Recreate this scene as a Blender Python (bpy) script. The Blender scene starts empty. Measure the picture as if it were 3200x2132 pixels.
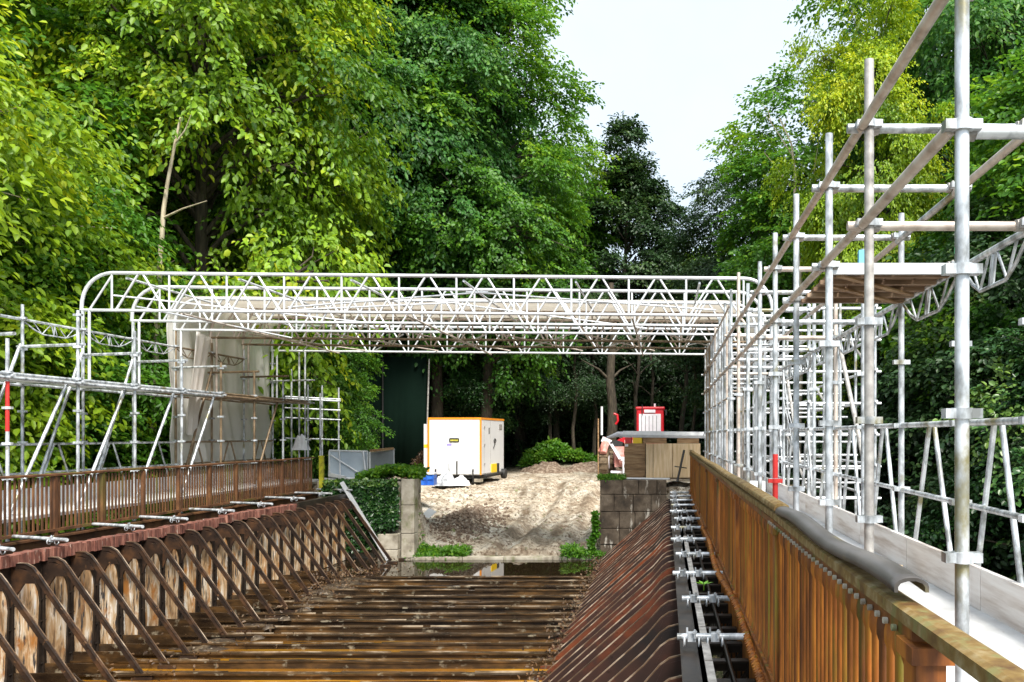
import bpy, math, random
import numpy as np
from mathutils import Vector
random.seed(7)
sc = bpy.context.scene
COL = sc.collection
F = 1850.0; VX = 1530.0; VY = 1000.0      # only used to turn measured picture positions into metres

def W(px, py, Y):
    return Vector(((px-VX)*Y/F, Y, (VY-py)*Y/F))

# ------------------------------------------------------------------ helpers
class MB:
    def __init__(s): s.v=[]; s.f=[]; s.sm=[]
    def add(s, vs, fs, smooth=False):
        n=len(s.v); s.v += [tuple(v) for v in vs]
        for f in fs: s.f.append(tuple(i+n for i in f)); s.sm.append(smooth)
    def box(s, x0,x1,y0,y1,z0,z1):
        s.add([(x0,y0,z0),(x1,y0,z0),(x1,y1,z0),(x0,y1,z0),(x0,y0,z1),(x1,y0,z1),(x1,y1,z1),(x0,y1,z1)],
              [(0,3,2,1),(4,5,6,7),(0,1,5,4),(1,2,6,5),(2,3,7,6),(3,0,4,7)]); return s
    def obox(s, c, ax, ay, az, hx, hy, hz):
        c=Vector(c); vs=[]
        for k in (-1,1):
            for (i,j) in ((-1,-1),(1,-1),(1,1),(-1,1)):
                vs.append(c+ax*(i*hx)+ay*(j*hy)+az*(k*hz))
        s.add(vs,[(0,3,2,1),(4,5,6,7),(0,1,5,4),(1,2,6,5),(2,3,7,6),(3,0,4,7)]); return s
    def bar(s, p0, p1, w, h, up=(0,0,1)):          # rectangular bar
        p0=Vector(p0);p1=Vector(p1);d=(p1-p0);L=d.length;d.normalize();up=Vector(up)
        x=d.cross(up)
        if x.length<1e-4: x=d.cross(Vector((0,1,0)))
        x.normalize(); z=x.cross(d).normalized()
        return s.obox((p0+p1)/2,d,x,z,L/2,w/2,h/2)
    def tube(s, p0, p1, r, n=8, r2=None, cap=True):
        p0=Vector(p0);p1=Vector(p1);d=(p1-p0).normalized(); r2=r if r2 is None else r2
        a=d.cross(Vector((0,0,1)))
        if a.length<1e-3: a=d.cross(Vector((0,1,0)))
        a.normalize(); b=d.cross(a)
        vs=[]
        for p,rr in ((p0,r),(p1,r2)):
            for i in range(n):
                t=2*math.pi*i/n; vs.append(p+a*(rr*math.cos(t))+b*(rr*math.sin(t)))
        s.add(vs,[(i,(i+1)%n,n+(i+1)%n,n+i) for i in range(n)],True)
        if cap: s.add(vs,[tuple(reversed(range(n))),tuple(range(n,2*n))])
        return s
    def path(s, pts, r, n=8, rs=None, cap=True):
        pts=[Vector(p) for p in pts]; N=len(pts); rings=[]
        ref=None
        for i,p in enumerate(pts):
            d=(pts[min(i+1,N-1)]-pts[max(i-1,0)]).normalized()
            if ref is None:
                ref=d.cross(Vector((0,0,1)))
                if ref.length<1e-3: ref=d.cross(Vector((0,1,0)))
            a=(ref-d*ref.dot(d)).normalized(); ref=a; b=d.cross(a)
            rr=rs[i] if rs else r
            rings.append([p+a*(rr*math.cos(2*math.pi*k/n))+b*(rr*math.sin(2*math.pi*k/n)) for k in range(n)])
        vs=[v for rg in rings for v in rg]
        fs=[(i*n+k,i*n+(k+1)%n,(i+1)*n+(k+1)%n,(i+1)*n+k) for i in range(N-1) for k in range(n)]
        s.add(vs,fs,True)
        if cap: s.add(vs,[tuple(reversed(range(n))),tuple(range((N-1)*n,N*n))])
        return s
    def ribbon(s, prof, pts):     # sweep closed profile (list of (side,up)) along pts without twist (side = horizontal)
        pts=[Vector(p) for p in pts]; N=len(pts); n=len(prof); vs=[]
        for i,p in enumerate(pts):
            d=(pts[min(i+1,N-1)]-pts[max(i-1,0)]).normalized()
            x=d.cross(Vector((0,0,1))).normalized(); z=x.cross(d)
            for (u,v) in prof: vs.append(p+x*u+z*v)
        fs=[(i*n+k,i*n+(k+1)%n,(i+1)*n+(k+1)%n,(i+1)*n+k) for i in range(N-1) for k in range(n)]
        fs+= [tuple(reversed(range(n))),tuple(range((N-1)*n,N*n))]
        s.add(vs,fs); return s
    def extrude(s, poly, vec):    # polygon (3d points) extruded by vec
        n=len(poly); vec=Vector(vec); vs=[Vector(p) for p in poly]+[Vector(p)+vec for p in poly]
        s.add(vs,[tuple(range(n)),tuple(reversed(range(n,2*n)))]+[(i,n+i,n+(i+1)%n,(i+1)%n) for i in range(n)]); return s
    def mesh(s, name):
        me=bpy.data.meshes.new(name); me.from_pydata(s.v,[],s.f)
        me.polygons.foreach_set('use_smooth',s.sm)
        me.update(); return me
def tag(o,label=None,cat=None,group=None,kind=None):
    if label: o['label']=label
    if cat: o['category']=cat
    if group: o['group']=group
    if kind: o['kind']=kind
    return o
def empty(name,loc=(0,0,0),rz=0,**k):
    o=bpy.data.objects.new(name,None); COL.objects.link(o); o.location=loc; o.rotation_euler=(0,0,rz)
    o.empty_display_size=.1
    return tag(o,**k)
def obj(name,mb,mat,parent=None,loc=None,**k):
    me=mb.mesh(name) if isinstance(mb,MB) else mb
    if mat is not None and not me.materials: me.materials.append(mat)
    o=bpy.data.objects.new(name,me); COL.objects.link(o)
    if parent: o.parent=parent
    if loc is not None: o.location=loc
    return tag(o,**k)
def bevel(o,w=.01,seg=2):
    m=o.modifiers.new('b','BEVEL'); m.width=w; m.segments=seg; m.limit_method='ANGLE'; return o
def at(parent,p): return Vector(p)-parent.location      # world -> local of an unrotated thing
def shifted(mb,o):
    o=Vector(o); mb.v=[(v[0]-o.x,v[1]-o.y,v[2]-o.z) for v in mb.v]; return mb

# ------------------------------------------------------------------ materials
def newmat(name):
    m=bpy.data.materials.new(name); m.use_nodes=True
    nt=m.node_tree; b=nt.nodes['Principled BSDF']; return m,nt,b
def noise_col(nt,cols,scale=4,detail=6,coord='Object',stretch=(1,1,1),pos=None,rough=.6,rand=True,dist=0):
    tc=nt.nodes.new('ShaderNodeTexCoord'); mp=nt.nodes.new('ShaderNodeMapping'); mp.inputs['Scale'].default_value=stretch
    nt.links.new(tc.outputs[coord],mp.inputs['Vector'])
    vec=mp.outputs[0]
    if rand:
        oi=nt.nodes.new('ShaderNodeObjectInfo'); ad=nt.nodes.new('ShaderNodeVectorMath'); ad.operation='ADD'
        ml=nt.nodes.new('ShaderNodeMath'); ml.operation='MULTIPLY'; ml.inputs[1].default_value=37.
        nt.links.new(oi.outputs['Random'],ml.inputs[0]); nt.links.new(vec,ad.inputs[0]); nt.links.new(ml.outputs[0],ad.inputs[1]); vec=ad.outputs[0]
    n=nt.nodes.new('ShaderNodeTexNoise'); n.inputs['Scale'].default_value=scale; n.inputs['Detail'].default_value=detail
    n.inputs['Roughness'].default_value=rough; n.inputs['Distortion'].default_value=dist
    nt.links.new(vec,n.inputs['Vector'])
    r=nt.nodes.new('ShaderNodeValToRGB'); e=r.color_ramp.elements
    pos=pos or [.3+.4*i/(len(cols)-1) for i in range(len(cols))]
    e[0].position=pos[0]; e[0].color=(*cols[0],1); e[1].position=pos[-1]; e[1].color=(*cols[-1],1)
    for p,c in zip(pos[1:-1],cols[1:-1]):
        q=e.new(p); q.color=(*c,1)
    nt.links.new(n.outputs['Fac'],r.inputs['Fac'])
    return r.outputs['Color'],n.outputs['Fac'],vec
def mix(nt,fac,a,b,mode='MIX'):
    m=nt.nodes.new('ShaderNodeMix'); m.data_type='RGBA'; m.blend_type=mode
    for sock,val in ((m.inputs[0],fac),(m.inputs[6],a),(m.inputs[7],b)):
        if isinstance(val,(int,float)): sock.default_value=val
        elif isinstance(val,tuple): sock.default_value=(*val,1)
        else: nt.links.new(val,sock)
    return m.outputs[2]
def bump(nt,b,h,strength=.4,dist=.01):
    bp=nt.nodes.new('ShaderNodeBump'); bp.inputs['Strength'].default_value=strength; bp.inputs['Distance'].default_value=dist
    nt.links.new(h,bp.inputs['Height']); nt.links.new(bp.outputs[0],b.inputs['Normal'])
def M(name,cols,scale=4,rough=.6,metal=0,bmp=.3,bd=.01,over=None,**k):
    m,nt,b=newmat(name)
    c,f,v=noise_col(nt,cols,scale,**k)
    if over:      # (cols, scale, stretch, pos) second layer of patches
        oc,osc,ost,op=over
        _,f2,_=noise_col(nt,[(0,0,0),(1,1,1)],osc,stretch=ost,coord=k.get('coord','Object'))
        r=nt.nodes.new('ShaderNodeValToRGB'); r.color_ramp.elements[0].position=op[0]; r.color_ramp.elements[1].position=op[1]
        nt.links.new(f2,r.inputs['Fac']); c=mix(nt,r.outputs[0],c,oc)
    nt.links.new(c,b.inputs['Base Color']); b.inputs['Roughness'].default_value=rough; b.inputs['Metallic'].default_value=metal
    if bmp: bump(nt,b,f,bmp,bd)
    return m
GALV=M('galvanised_steel',[(.20,.21,.21),(.44,.47,.50),(.70,.73,.77)],11,rough=.38,metal=.35,bmp=.2,bd=.002,stretch=(1,1,.5),detail=10,pos=[.36,.48,.6],over=((.24,.22,.12),3.3,(1,1,.7),(.58,.68)))
GALVD=M('dull_steel',[(.2,.19,.18),(.38,.36,.34),(.55,.53,.5)],12,rough=.5,metal=.3,bmp=.2,bd=.002)
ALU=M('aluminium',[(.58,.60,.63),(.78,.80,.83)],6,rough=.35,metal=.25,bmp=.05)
TAN=M('brown_stained_shaded_steel',[(.32,.25,.2),(.58,.5,.44),(.72,.66,.6)],7,rough=.5,metal=.2,bmp=.15,bd=.002)  # stained tubes, and the two roof trusses whose shade is painted in
DKTUBE=M('shaded_brown_steel',[(.10,.07,.04),(.2,.14,.08),(.32,.25,.17)],6,rough=.5,metal=.2,bmp=.15,bd=.002)  # darker brown copy for tubes under the sheeting, shade painted into the colour
REDP=M('red_paint',[(.55,.02,.02),(.7,.05,.04)],8,rough=.45,bmp=.1)
RUST=M('rusty_railing',[(.085,.024,.004),(.28,.085,.009),(.48,.18,.018)],4.5,rough=.62,bmp=.8,bd=.003,stretch=(3,3,.5),detail=12,over=((.17,.14,.012),3.2,(3,3,.18),(.56,.66)))
RUSTL=M('rusty_red_railing',[(.045,.020,.009),(.10,.040,.014),(.19,.085,.03)],5,rough=.65,bmp=.5,bd=.004,stretch=(1,1,.5),over=((.10,.085,.01),1.3,(1,1,.4),(.55,.7)))
RAILTOP=M('mossy_rail_top',[(.09,.042,.010),(.18,.11,.028),(.30,.24,.13)],14,rough=.7,bmp=.6,bd=.006,over=((.17,.15,.05),17,(1,1,1),(.56,.68)))
CAP=M('grey_capping',[(.035,.03,.026),(.075,.07,.068),(.14,.13,.125)],6,rough=.42,bmp=.3,bd=.003,stretch=(1,.3,1),over=((.22,.19,.07),4,(1,.4,1),(.57,.7)))
IRON=M('dark_iron',[(.007,.005,.004),(.018,.013,.010),(.045,.030,.020)],6,rough=.42,bmp=.5,bd=.004)
BRACE=M('brown_iron_brace',[(.009,.006,.005),(.026,.015,.010),(.085,.040,.018)],4,rough=.42,bmp=.4,bd=.003,over=((.16,.085,.04),9,(1,1,1),(.64,.72)))
BRACER=M('red_brown_brace',[(.010,.008,.008),(.040,.017,.012),(.18,.040,.010)],1.1,rough=.45,bmp=.12,bd=.003,rand=True)
BEAM=M('wet_floor_iron',[(.010,.006,.004),(.034,.020,.010),(.12,.062,.022)],3,rough=.26,bmp=.6,bd=.006,stretch=(.6,2,2),over=((.20,.17,.12),5,(1,2,1),(.6,.68)))
BRICK=M('red_brick_coping',[(.045,.02,.015),(.16,.055,.038),(.36,.17,.12)],7,rough=.8,bmp=.6,bd=.006,stretch=(1,3,.4),over=((.42,.33,.27),18,(1,1.5,.3),(.62,.7)))
# wall panel : limewashed and scorched iron plate
m,nt,b=newmat('weathered_panel')
c,f,v=noise_col(nt,[(.20,.12,.06),(.48,.30,.15),(.62,.49,.34),(.80,.75,.68)],2.2,stretch=(1,5,1.1),pos=[.36,.47,.56,.68],dist=.6)
c2,f2,_=noise_col(nt,[(0,0,0),(1,1,1)],3,stretch=(1,6,.9),pos=[.56,.62]); c=mix(nt,c2,c,(.05,.045,.045))
c3,f3,_=noise_col(nt,[(0,0,0),(1,1,1)],2.4,stretch=(1,2,1.2),pos=[.54,.66]); c=mix(nt,c3,c,(.38,.15,.03))
nt.links.new(c,b.inputs['Base Color']); b.inputs['Roughness'].default_value=.7; bump(nt,b,f,.4,.006); PANEL=m
WOODP=M('pale_plywood',[(.55,.38,.20),(.68,.50,.30),(.78,.62,.42)],3,rough=.6,bmp=.1,stretch=(6,6,.6))
WOODB=M('brown_timber',[(.16,.085,.035),(.32,.19,.09),(.45,.30,.16)],4,rough=.65,bmp=.2,stretch=(.7,.7,6))
WOODU=M('worn_board',[(.10,.06,.035),(.24,.15,.09),(.42,.31,.22)],3,rough=.75,bmp=.4,stretch=(.6,5,3))
DECK=M('pale_deck_board',[(.50,.49,.48),(.64,.64,.64),(.72,.72,.73)],3,rough=.55,bmp=.1,over=((.42,.36,.33),14,(1,1,1),(.66,.72)))
TOE=M('weathered_toe_board',[(.42,.34,.28),(.68,.63,.59),(.80,.77,.74)],2.5,rough=.7,bmp=.2,stretch=(1,.4,5))
WHITE=M('white_gloss_panel',[(.70,.70,.71),(.76,.76,.77)],1.5,rough=.3,bmp=.02,over=((.58,.54,.48),5,(1,1,.3),(.66,.8)))
ORANGE=M('orange_trim',[(.75,.25,.02),(.85,.33,.03)],5,rough=.4,bmp=0)
YEL=M('yellow_plastic',[(.85,.55,.01),(.9,.62,.02)],5,rough=.4,bmp=0)
PURP=M('violet_label',[(.30,.25,.75),(.36,.3,.8)],5,rough=.5,bmp=0)
BLK=M('black_rubber',[(.012,.012,.012),(.03,.03,.03)],12,rough=.6,bmp=.3)
TYRE=M('muddy_tyre',[(.04,.03,.02),(.14,.10,.06),(.2,.15,.1)],6,rough=.9,bmp=.4)
BLUE=M('blue_plastic',[(.02,.10,.50),(.05,.22,.75)],6,rough=.35,bmp=.05)
REDM=M('red_machine_paint',[(.48,.008,.018),(.62,.02,.03)],3,rough=.3,bmp=.05)
SALM=M('faded_red_paint',[(.42,.12,.09),(.62,.28,.24),(.7,.5,.48)],4,rough=.5,bmp=.1)
PINKW=M('pale_slats',[(.70,.66,.72),(.82,.80,.84)],4,rough=.4,bmp=.05)
PAPER=M('white_paper',[(.78,.78,.8),(.84,.84,.86)],3,rough=.6,bmp=.1)
STONE=M('old_stone',[(.022,.016,.011),(.085,.062,.042),(.19,.15,.11)],2.6,detail=12,rough=.85,bmp=.9,bd=.03,over=((.50,.46,.40),5,(1.6,1,.35),(.60,.68)))
STONEL=M('pale_stone',[(.20,.17,.13),(.38,.34,.27),(.52,.48,.40)],4,rough=.85,bmp=.7,bd=.02,over=((.14,.16,.05),3,(1,1,.6),(.52,.66)))
SOIL=M('loose_soil',[(.07,.045,.03),(.17,.12,.085),(.36,.30,.24)],9,rough=.9,bmp=.8,bd=.03)
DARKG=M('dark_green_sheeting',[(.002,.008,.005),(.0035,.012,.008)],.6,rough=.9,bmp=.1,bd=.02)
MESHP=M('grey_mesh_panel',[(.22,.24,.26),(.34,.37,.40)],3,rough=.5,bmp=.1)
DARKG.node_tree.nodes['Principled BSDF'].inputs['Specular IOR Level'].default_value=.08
GLASS=M('pale_blue_panel',[(.42,.50,.58),(.58,.66,.74)],2,rough=.25,bmp=.05)
BARK=M('bark',[(.022,.017,.012),(.05,.04,.026),(.10,.08,.055)],5,rough=.9,bmp=.8,bd=.02,stretch=(3,3,.5))
BARKP=M('pale_bark',[(.26,.21,.14),(.45,.38,.27),(.55,.5,.4)],6,rough=.8,bmp=.4,bd=.01,stretch=(3,3,.5))
for _m in (RUST,PANEL):
    _nt=_m.node_tree; _b=_nt.nodes['Principled BSDF']; _l=_b.inputs['Base Color'].links[0].from_socket
    _o=_nt.nodes.new('ShaderNodeObjectInfo'); _r=_nt.nodes.new('ShaderNodeMapRange'); _r.inputs[3].default_value=.5 if _m is RUST else .95; _r.inputs[4].default_value=1.35 if _m is RUST else 1.5; _nt.links.new(_o.outputs['Random'],_r.inputs[0])
    _h=_nt.nodes.new('ShaderNodeHueSaturation'); _nt.links.new(_l,_h.inputs['Color']); _nt.links.new(_r.outputs[0],_h.inputs['Value']); _nt.links.new(_h.outputs[0],_b.inputs['Base Color'])
LITTER=M('dead_leaves',[(.06,.03,.015),(.22,.11,.05),(.45,.33,.2)],11,rough=.8,bmp=.3)
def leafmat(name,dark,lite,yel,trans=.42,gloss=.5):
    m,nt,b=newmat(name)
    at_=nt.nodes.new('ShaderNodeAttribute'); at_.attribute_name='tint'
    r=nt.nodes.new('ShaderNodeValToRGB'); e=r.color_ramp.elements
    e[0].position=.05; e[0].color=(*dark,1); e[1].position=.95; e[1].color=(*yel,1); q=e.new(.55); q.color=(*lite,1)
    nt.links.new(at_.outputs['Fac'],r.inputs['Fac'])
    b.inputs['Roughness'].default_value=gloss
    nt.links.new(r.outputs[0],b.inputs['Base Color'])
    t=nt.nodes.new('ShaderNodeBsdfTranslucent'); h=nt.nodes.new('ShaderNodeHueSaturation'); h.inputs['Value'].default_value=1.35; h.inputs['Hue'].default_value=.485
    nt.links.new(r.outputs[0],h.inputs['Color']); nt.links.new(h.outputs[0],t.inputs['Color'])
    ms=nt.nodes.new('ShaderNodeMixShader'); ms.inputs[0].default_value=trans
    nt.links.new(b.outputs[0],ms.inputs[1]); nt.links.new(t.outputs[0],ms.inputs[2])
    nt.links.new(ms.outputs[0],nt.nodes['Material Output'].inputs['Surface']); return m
LF_MID=leafmat('leaf_green',(.020,.080,.007),(.085,.240,.014),(.26,.42,.02))
LF_BLUE=leafmat('leaf_bluegreen',(.018,.075,.016),(.062,.20,.034),(.17,.33,.04))
LF_YEL=leafmat('leaf_yellowgreen',(.07,.17,.006),(.27,.41,.012),(.50,.54,.016),trans=.4)
LF_OLIVE=leafmat('leaf_olive',(.05,.14,.007),(.21,.36,.012),(.50,.52,.016),trans=.38)
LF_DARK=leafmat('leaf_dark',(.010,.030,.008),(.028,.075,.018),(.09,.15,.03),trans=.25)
LF_IVY=leafmat('leaf_ivy',(.010,.038,.008),(.030,.095,.020),(.13,.22,.03),trans=.15,gloss=.35)
LF_FERN=leafmat('leaf_fern',(.035,.12,.008),(.085,.24,.014),(.22,.38,.025))
LF_BROWN=leafmat('leaf_brown',(.015,.009,.005),(.06,.032,.014),(.20,.12,.06))

# ------------------------------------------------------------------ terrain
def sstep(a,b,x): t=np.clip((x-a)/(b-a),0,1); return t*t*(3-2*t)
def vnoise(x,y,s,seed=0):
    x=np.asarray(x,float)/s+seed*13.7; y=np.asarray(y,float)/s+seed*7.3
    xi=np.floor(x); yi=np.floor(y); fx=x-xi; fy=y-yi; fx=fx*fx*(3-2*fx); fy=fy*fy*(3-2*fy)
    def h(a,b):
        n=np.sin(a*127.1+b*311.7+seed*74.7)*43758.5453; return n-np.floor(n)
    return (h(xi,yi)*(1-fx)+h(xi+1,yi)*fx)*(1-fy)+(h(xi,yi+1)*(1-fx)+h(xi+1,yi+1)*fx)*fy-.5
def tz(x,y):
    x=np.asarray(x,float); y=np.asarray(y,float)
    ramp=-3.06+1.28*sstep(19.0,31.0,y+.35*np.sin(x*.6))
    yard=-1.30-.38*sstep(21.5,28,y)
    # cut between the abutments, opening towards the yard
    l=-6.35-sstep(20.8,25,y)*2.2; r=-1.72+sstep(20.8,25,y)*2.0
    soft=.12+sstep(20.8,24,y)*1.8
    inside=sstep(-soft,soft,x-l)*sstep(-soft,soft,r-x)
    z=yard*(1-inside)+ramp*inside
    # back of the yard
    z=z+ .4*sstep(48,66,y)
    # mound of earth behind the trailer
    z=z+.42*np.exp(-((x+5.2)/1.8)**2-((y-40.5)/1.2)**2)+.22*np.exp(-((x+3.2)/1.0)**2-((y-39.3)/.8)**2)
    # mud relief
    near=sstep(19.9,21,y)
    z=z+near*(.14*vnoise(x,y,1.1,1)+.10*vnoise(x,y,.45,2)+.07*vnoise(x,y,.2,3)+.05*vnoise(x,y,.16,4)+.035*np.sin(y*14+3*np.sin(x*3))*np.exp(-((np.abs(x+3.6)-.85)/.3)**2))*(1-.5*sstep(30,40,y))
    # wheel ruts
    for xr,d in ((-4.35,.16),(-2.75,.14)):
        cx=xr+.5*np.sin((y-20)*.22)
        z=z-near*d*np.exp(-((x-cx)/.20)**2)*(1-sstep(27,34,y))+near*.07*(np.exp(-((x-cx-.36)/.16)**2)+np.exp(-((x-cx+.36)/.16)**2))*(1-sstep(27,33,y))
    # debris heap on the left of the ramp
    z=z+.38*np.exp(-((x+5.9)/.7)**2-((y-23.2)/1.5)**2)
    # the valley the trough crosses
    vmask=1-sstep(20.35,20.75,y)
    inch=sstep(-.1,.1,x+8.0)*sstep(-.1,.1,.3-x)*0
    side=sstep(9,30,np.abs(x+4))*4.5
    val=-9.5+side+.6*vnoise(x,y,5,6)
    # yard edges fall to the valley left and right
    fall=sstep(12,19,np.abs(x+3.5))*(1-sstep(30,50,y))*5
    z=(z-fall)*(1-vmask)+val*vmask
    z=z+sstep(60,140,np.hypot(x,y-20))*6
    return z
def axis(a,b,dense):   # dense = [(lo,hi,step)] inside a..b
    pts=[]; x=a
    while x<b:
        st=6.0
        for lo,hi,s in dense:
            if lo<=x<hi: st=min(st,s)
            elif x<lo: st=min(st,max(s,(lo-x)*.35+s))
            else: st=min(st,max(s,(x-hi)*.35+s))
        pts.append(x); x+=st
    pts.append(b); return np.array(pts)
gx=axis(-170,170,[(-9,2.5,.075)]); gy=axis(-90,260,[(20.0,30,.075),(30,42,.2)])
GX,GY=np.meshgrid(gx,gy); GZ=tz(GX,GY)
nx,ny=len(gx),len(gy)
co=np.stack([GX,GY,GZ],-1).reshape(-1,3)
ii=(np.arange(ny-1)[:,None]*nx+np.arange(nx-1)[None,:]).reshape(-1)
quads=np.stack([ii,ii+1,ii+nx+1,ii+nx],-1)
def npmesh(name,co,quads,tint=None,smooth=False):
    me=bpy.data.meshes.new(name); me.vertices.add(len(co)); me.vertices.foreach_set('co',np.ascontiguousarray(co,dtype=np.float32).ravel())
    q=quads.shape[1]; me.loops.add(len(quads)*q); me.loops.foreach_set('vertex_index',quads.astype(np.int32).ravel())
    me.polygons.add(len(quads)); me.polygons.foreach_set('loop_start',np.arange(0,len(quads)*q,q,dtype=np.int32))
    me.polygons.foreach_set('loop_total',np.full(len(quads),q,dtype=np.int32))
    if smooth: me.polygons.foreach_set('use_smooth',np.ones(len(quads),bool))
    if tint is not None:
        a=me.attributes.new('tint','FLOAT','FACE'); a.data.foreach_set('value',tint.astype(np.float32))
    me.update(calc_edges=True); me.validate(); return me
m,nt,b=newmat('mud_and_earth')
c,f,v=noise_col(nt,[(.16,.115,.075),(.40,.32,.235),(.60,.52,.41),(.74,.69,.60)],1.1,detail=12,rough=.74,rand=False,pos=[.33,.42,.50,.60])
c2,f2,_=noise_col(nt,[(0,0,0),(1,1,1)],9,detail=8,rand=False,pos=[.50,.58],rough=.75); c=mix(nt,c2,c,(.15,.10,.06))
geo=nt.nodes.new('ShaderNodeNewGeometry'); sep=nt.nodes.new('ShaderNodeSeparateXYZ'); nt.links.new(geo.outputs['Position'],sep.inputs[0])
def mrange(nt,src,a,b_):
    r=nt.nodes.new('ShaderNodeMapRange'); r.inputs[1].default_value=a; r.inputs[2].default_value=b_; nt.links.new(src,r.inputs[0]); return r.outputs[0]
def mth(nt,op,a,b_):
    r=nt.nodes.new('ShaderNodeMath'); r.operation=op
    for i,v_ in enumerate((a,b_)):
        if isinstance(v_,(int,float)): r.inputs[i].default_value=v_
        else: nt.links.new(v_,r.inputs[i])
    return r.outputs[0]
wa=nt.nodes.new('ShaderNodeAttribute'); wa.attribute_name='wet'; c=mix(nt,wa.outputs['Fac'],c,(.16,.115,.075))
# woodland floor away from the yard
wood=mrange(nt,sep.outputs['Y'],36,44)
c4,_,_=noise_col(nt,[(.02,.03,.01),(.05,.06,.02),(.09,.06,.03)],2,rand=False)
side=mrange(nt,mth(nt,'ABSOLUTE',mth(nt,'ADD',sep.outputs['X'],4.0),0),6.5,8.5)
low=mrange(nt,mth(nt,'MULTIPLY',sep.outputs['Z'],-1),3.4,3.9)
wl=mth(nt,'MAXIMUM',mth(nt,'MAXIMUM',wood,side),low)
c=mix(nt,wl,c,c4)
c5,_,_=noise_col(nt,[(0,0,0),(1,1,1)],26,detail=6,rand=False,pos=[.54,.62],rough=.7); c=mix(nt,c5,c,(.25,.19,.135))
nt.links.new(c,b.inputs['Base Color'])
rr=mrange(nt,f,.62,.42); rr2=mth(nt,'ADD',mth(nt,'MULTIPLY',rr,.45),.38); nt.links.new(mth(nt,'SUBTRACT',rr2,mth(nt,'MULTIPLY',wa.outputs['Fac'],.3)),b.inputs['Roughness'])
bump(nt,b,f2,1.0,.09); MUD=m
g=npmesh('ground',co,quads,smooth=True)
_wx,_wy=GX.ravel(),GY.ravel(); _w=np.zeros(len(_wx))
for xr in (-4.75,-4.2,-3.35,-2.75,-2.2):
    cx=xr+.45*np.sin((_wy-20)*.22+xr)+.15*np.sin(_wy*.9+xr*3)
    _w=np.maximum(_w,np.exp(-((_wx-cx)/.14)**2)*(1-sstep(30,38,_wy))*(.55+1.3*vnoise(_wx,_wy,.5,11)+.5*np.sin(_wy*16)*.4))
_w=np.maximum(_w,1.6*vnoise(_wx,_wy,.9,14)-.28)
a_=g.attributes.new('wet','FLOAT','POINT'); a_.data.foreach_set('value',np.clip(_w,0,1).astype(np.float32)); obj('ground',g,MUD,kind='structure')

# ------------------------------------------------------------------ foliage
def basis(rng,shape): 
    v=rng.normal(size=shape+(3,)); return v/np.linalg.norm(v,axis=-1,keepdims=True)
def norm(v): return v/np.maximum(np.linalg.norm(v,axis=-1,keepdims=True),1e-6)
def leaves(rng,p,a,n,l,w,tint,fold=.15):
    """p,a,n (N,3) -> one folded diamond leaf each"""
    a=norm(a); bb=norm(np.cross(n,a)); nn=np.cross(a,bb)
    l=l[:,None]; w=w[:,None]
    u=nn*w*fold
    v=np.stack([p,p+a*l*.28+bb*w*.42+u,p+a*l*.68+bb*w*.40+u-nn*l*.05,p+a*l-nn*l*.14,p+a*l*.68-bb*w*.40+u-nn*l*.05,p+a*l*.28-bb*w*.42+u],1).reshape(-1,3)
    k=np.arange(len(p))[:,None]*6
    q=np.concatenate([k+np.array([[0,3,2,1]]),k+np.array([[0,5,4,3]])],1).reshape(-1,4)
    tint=None if tint is None else np.repeat(tint,2)
    return v,q,tint
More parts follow.
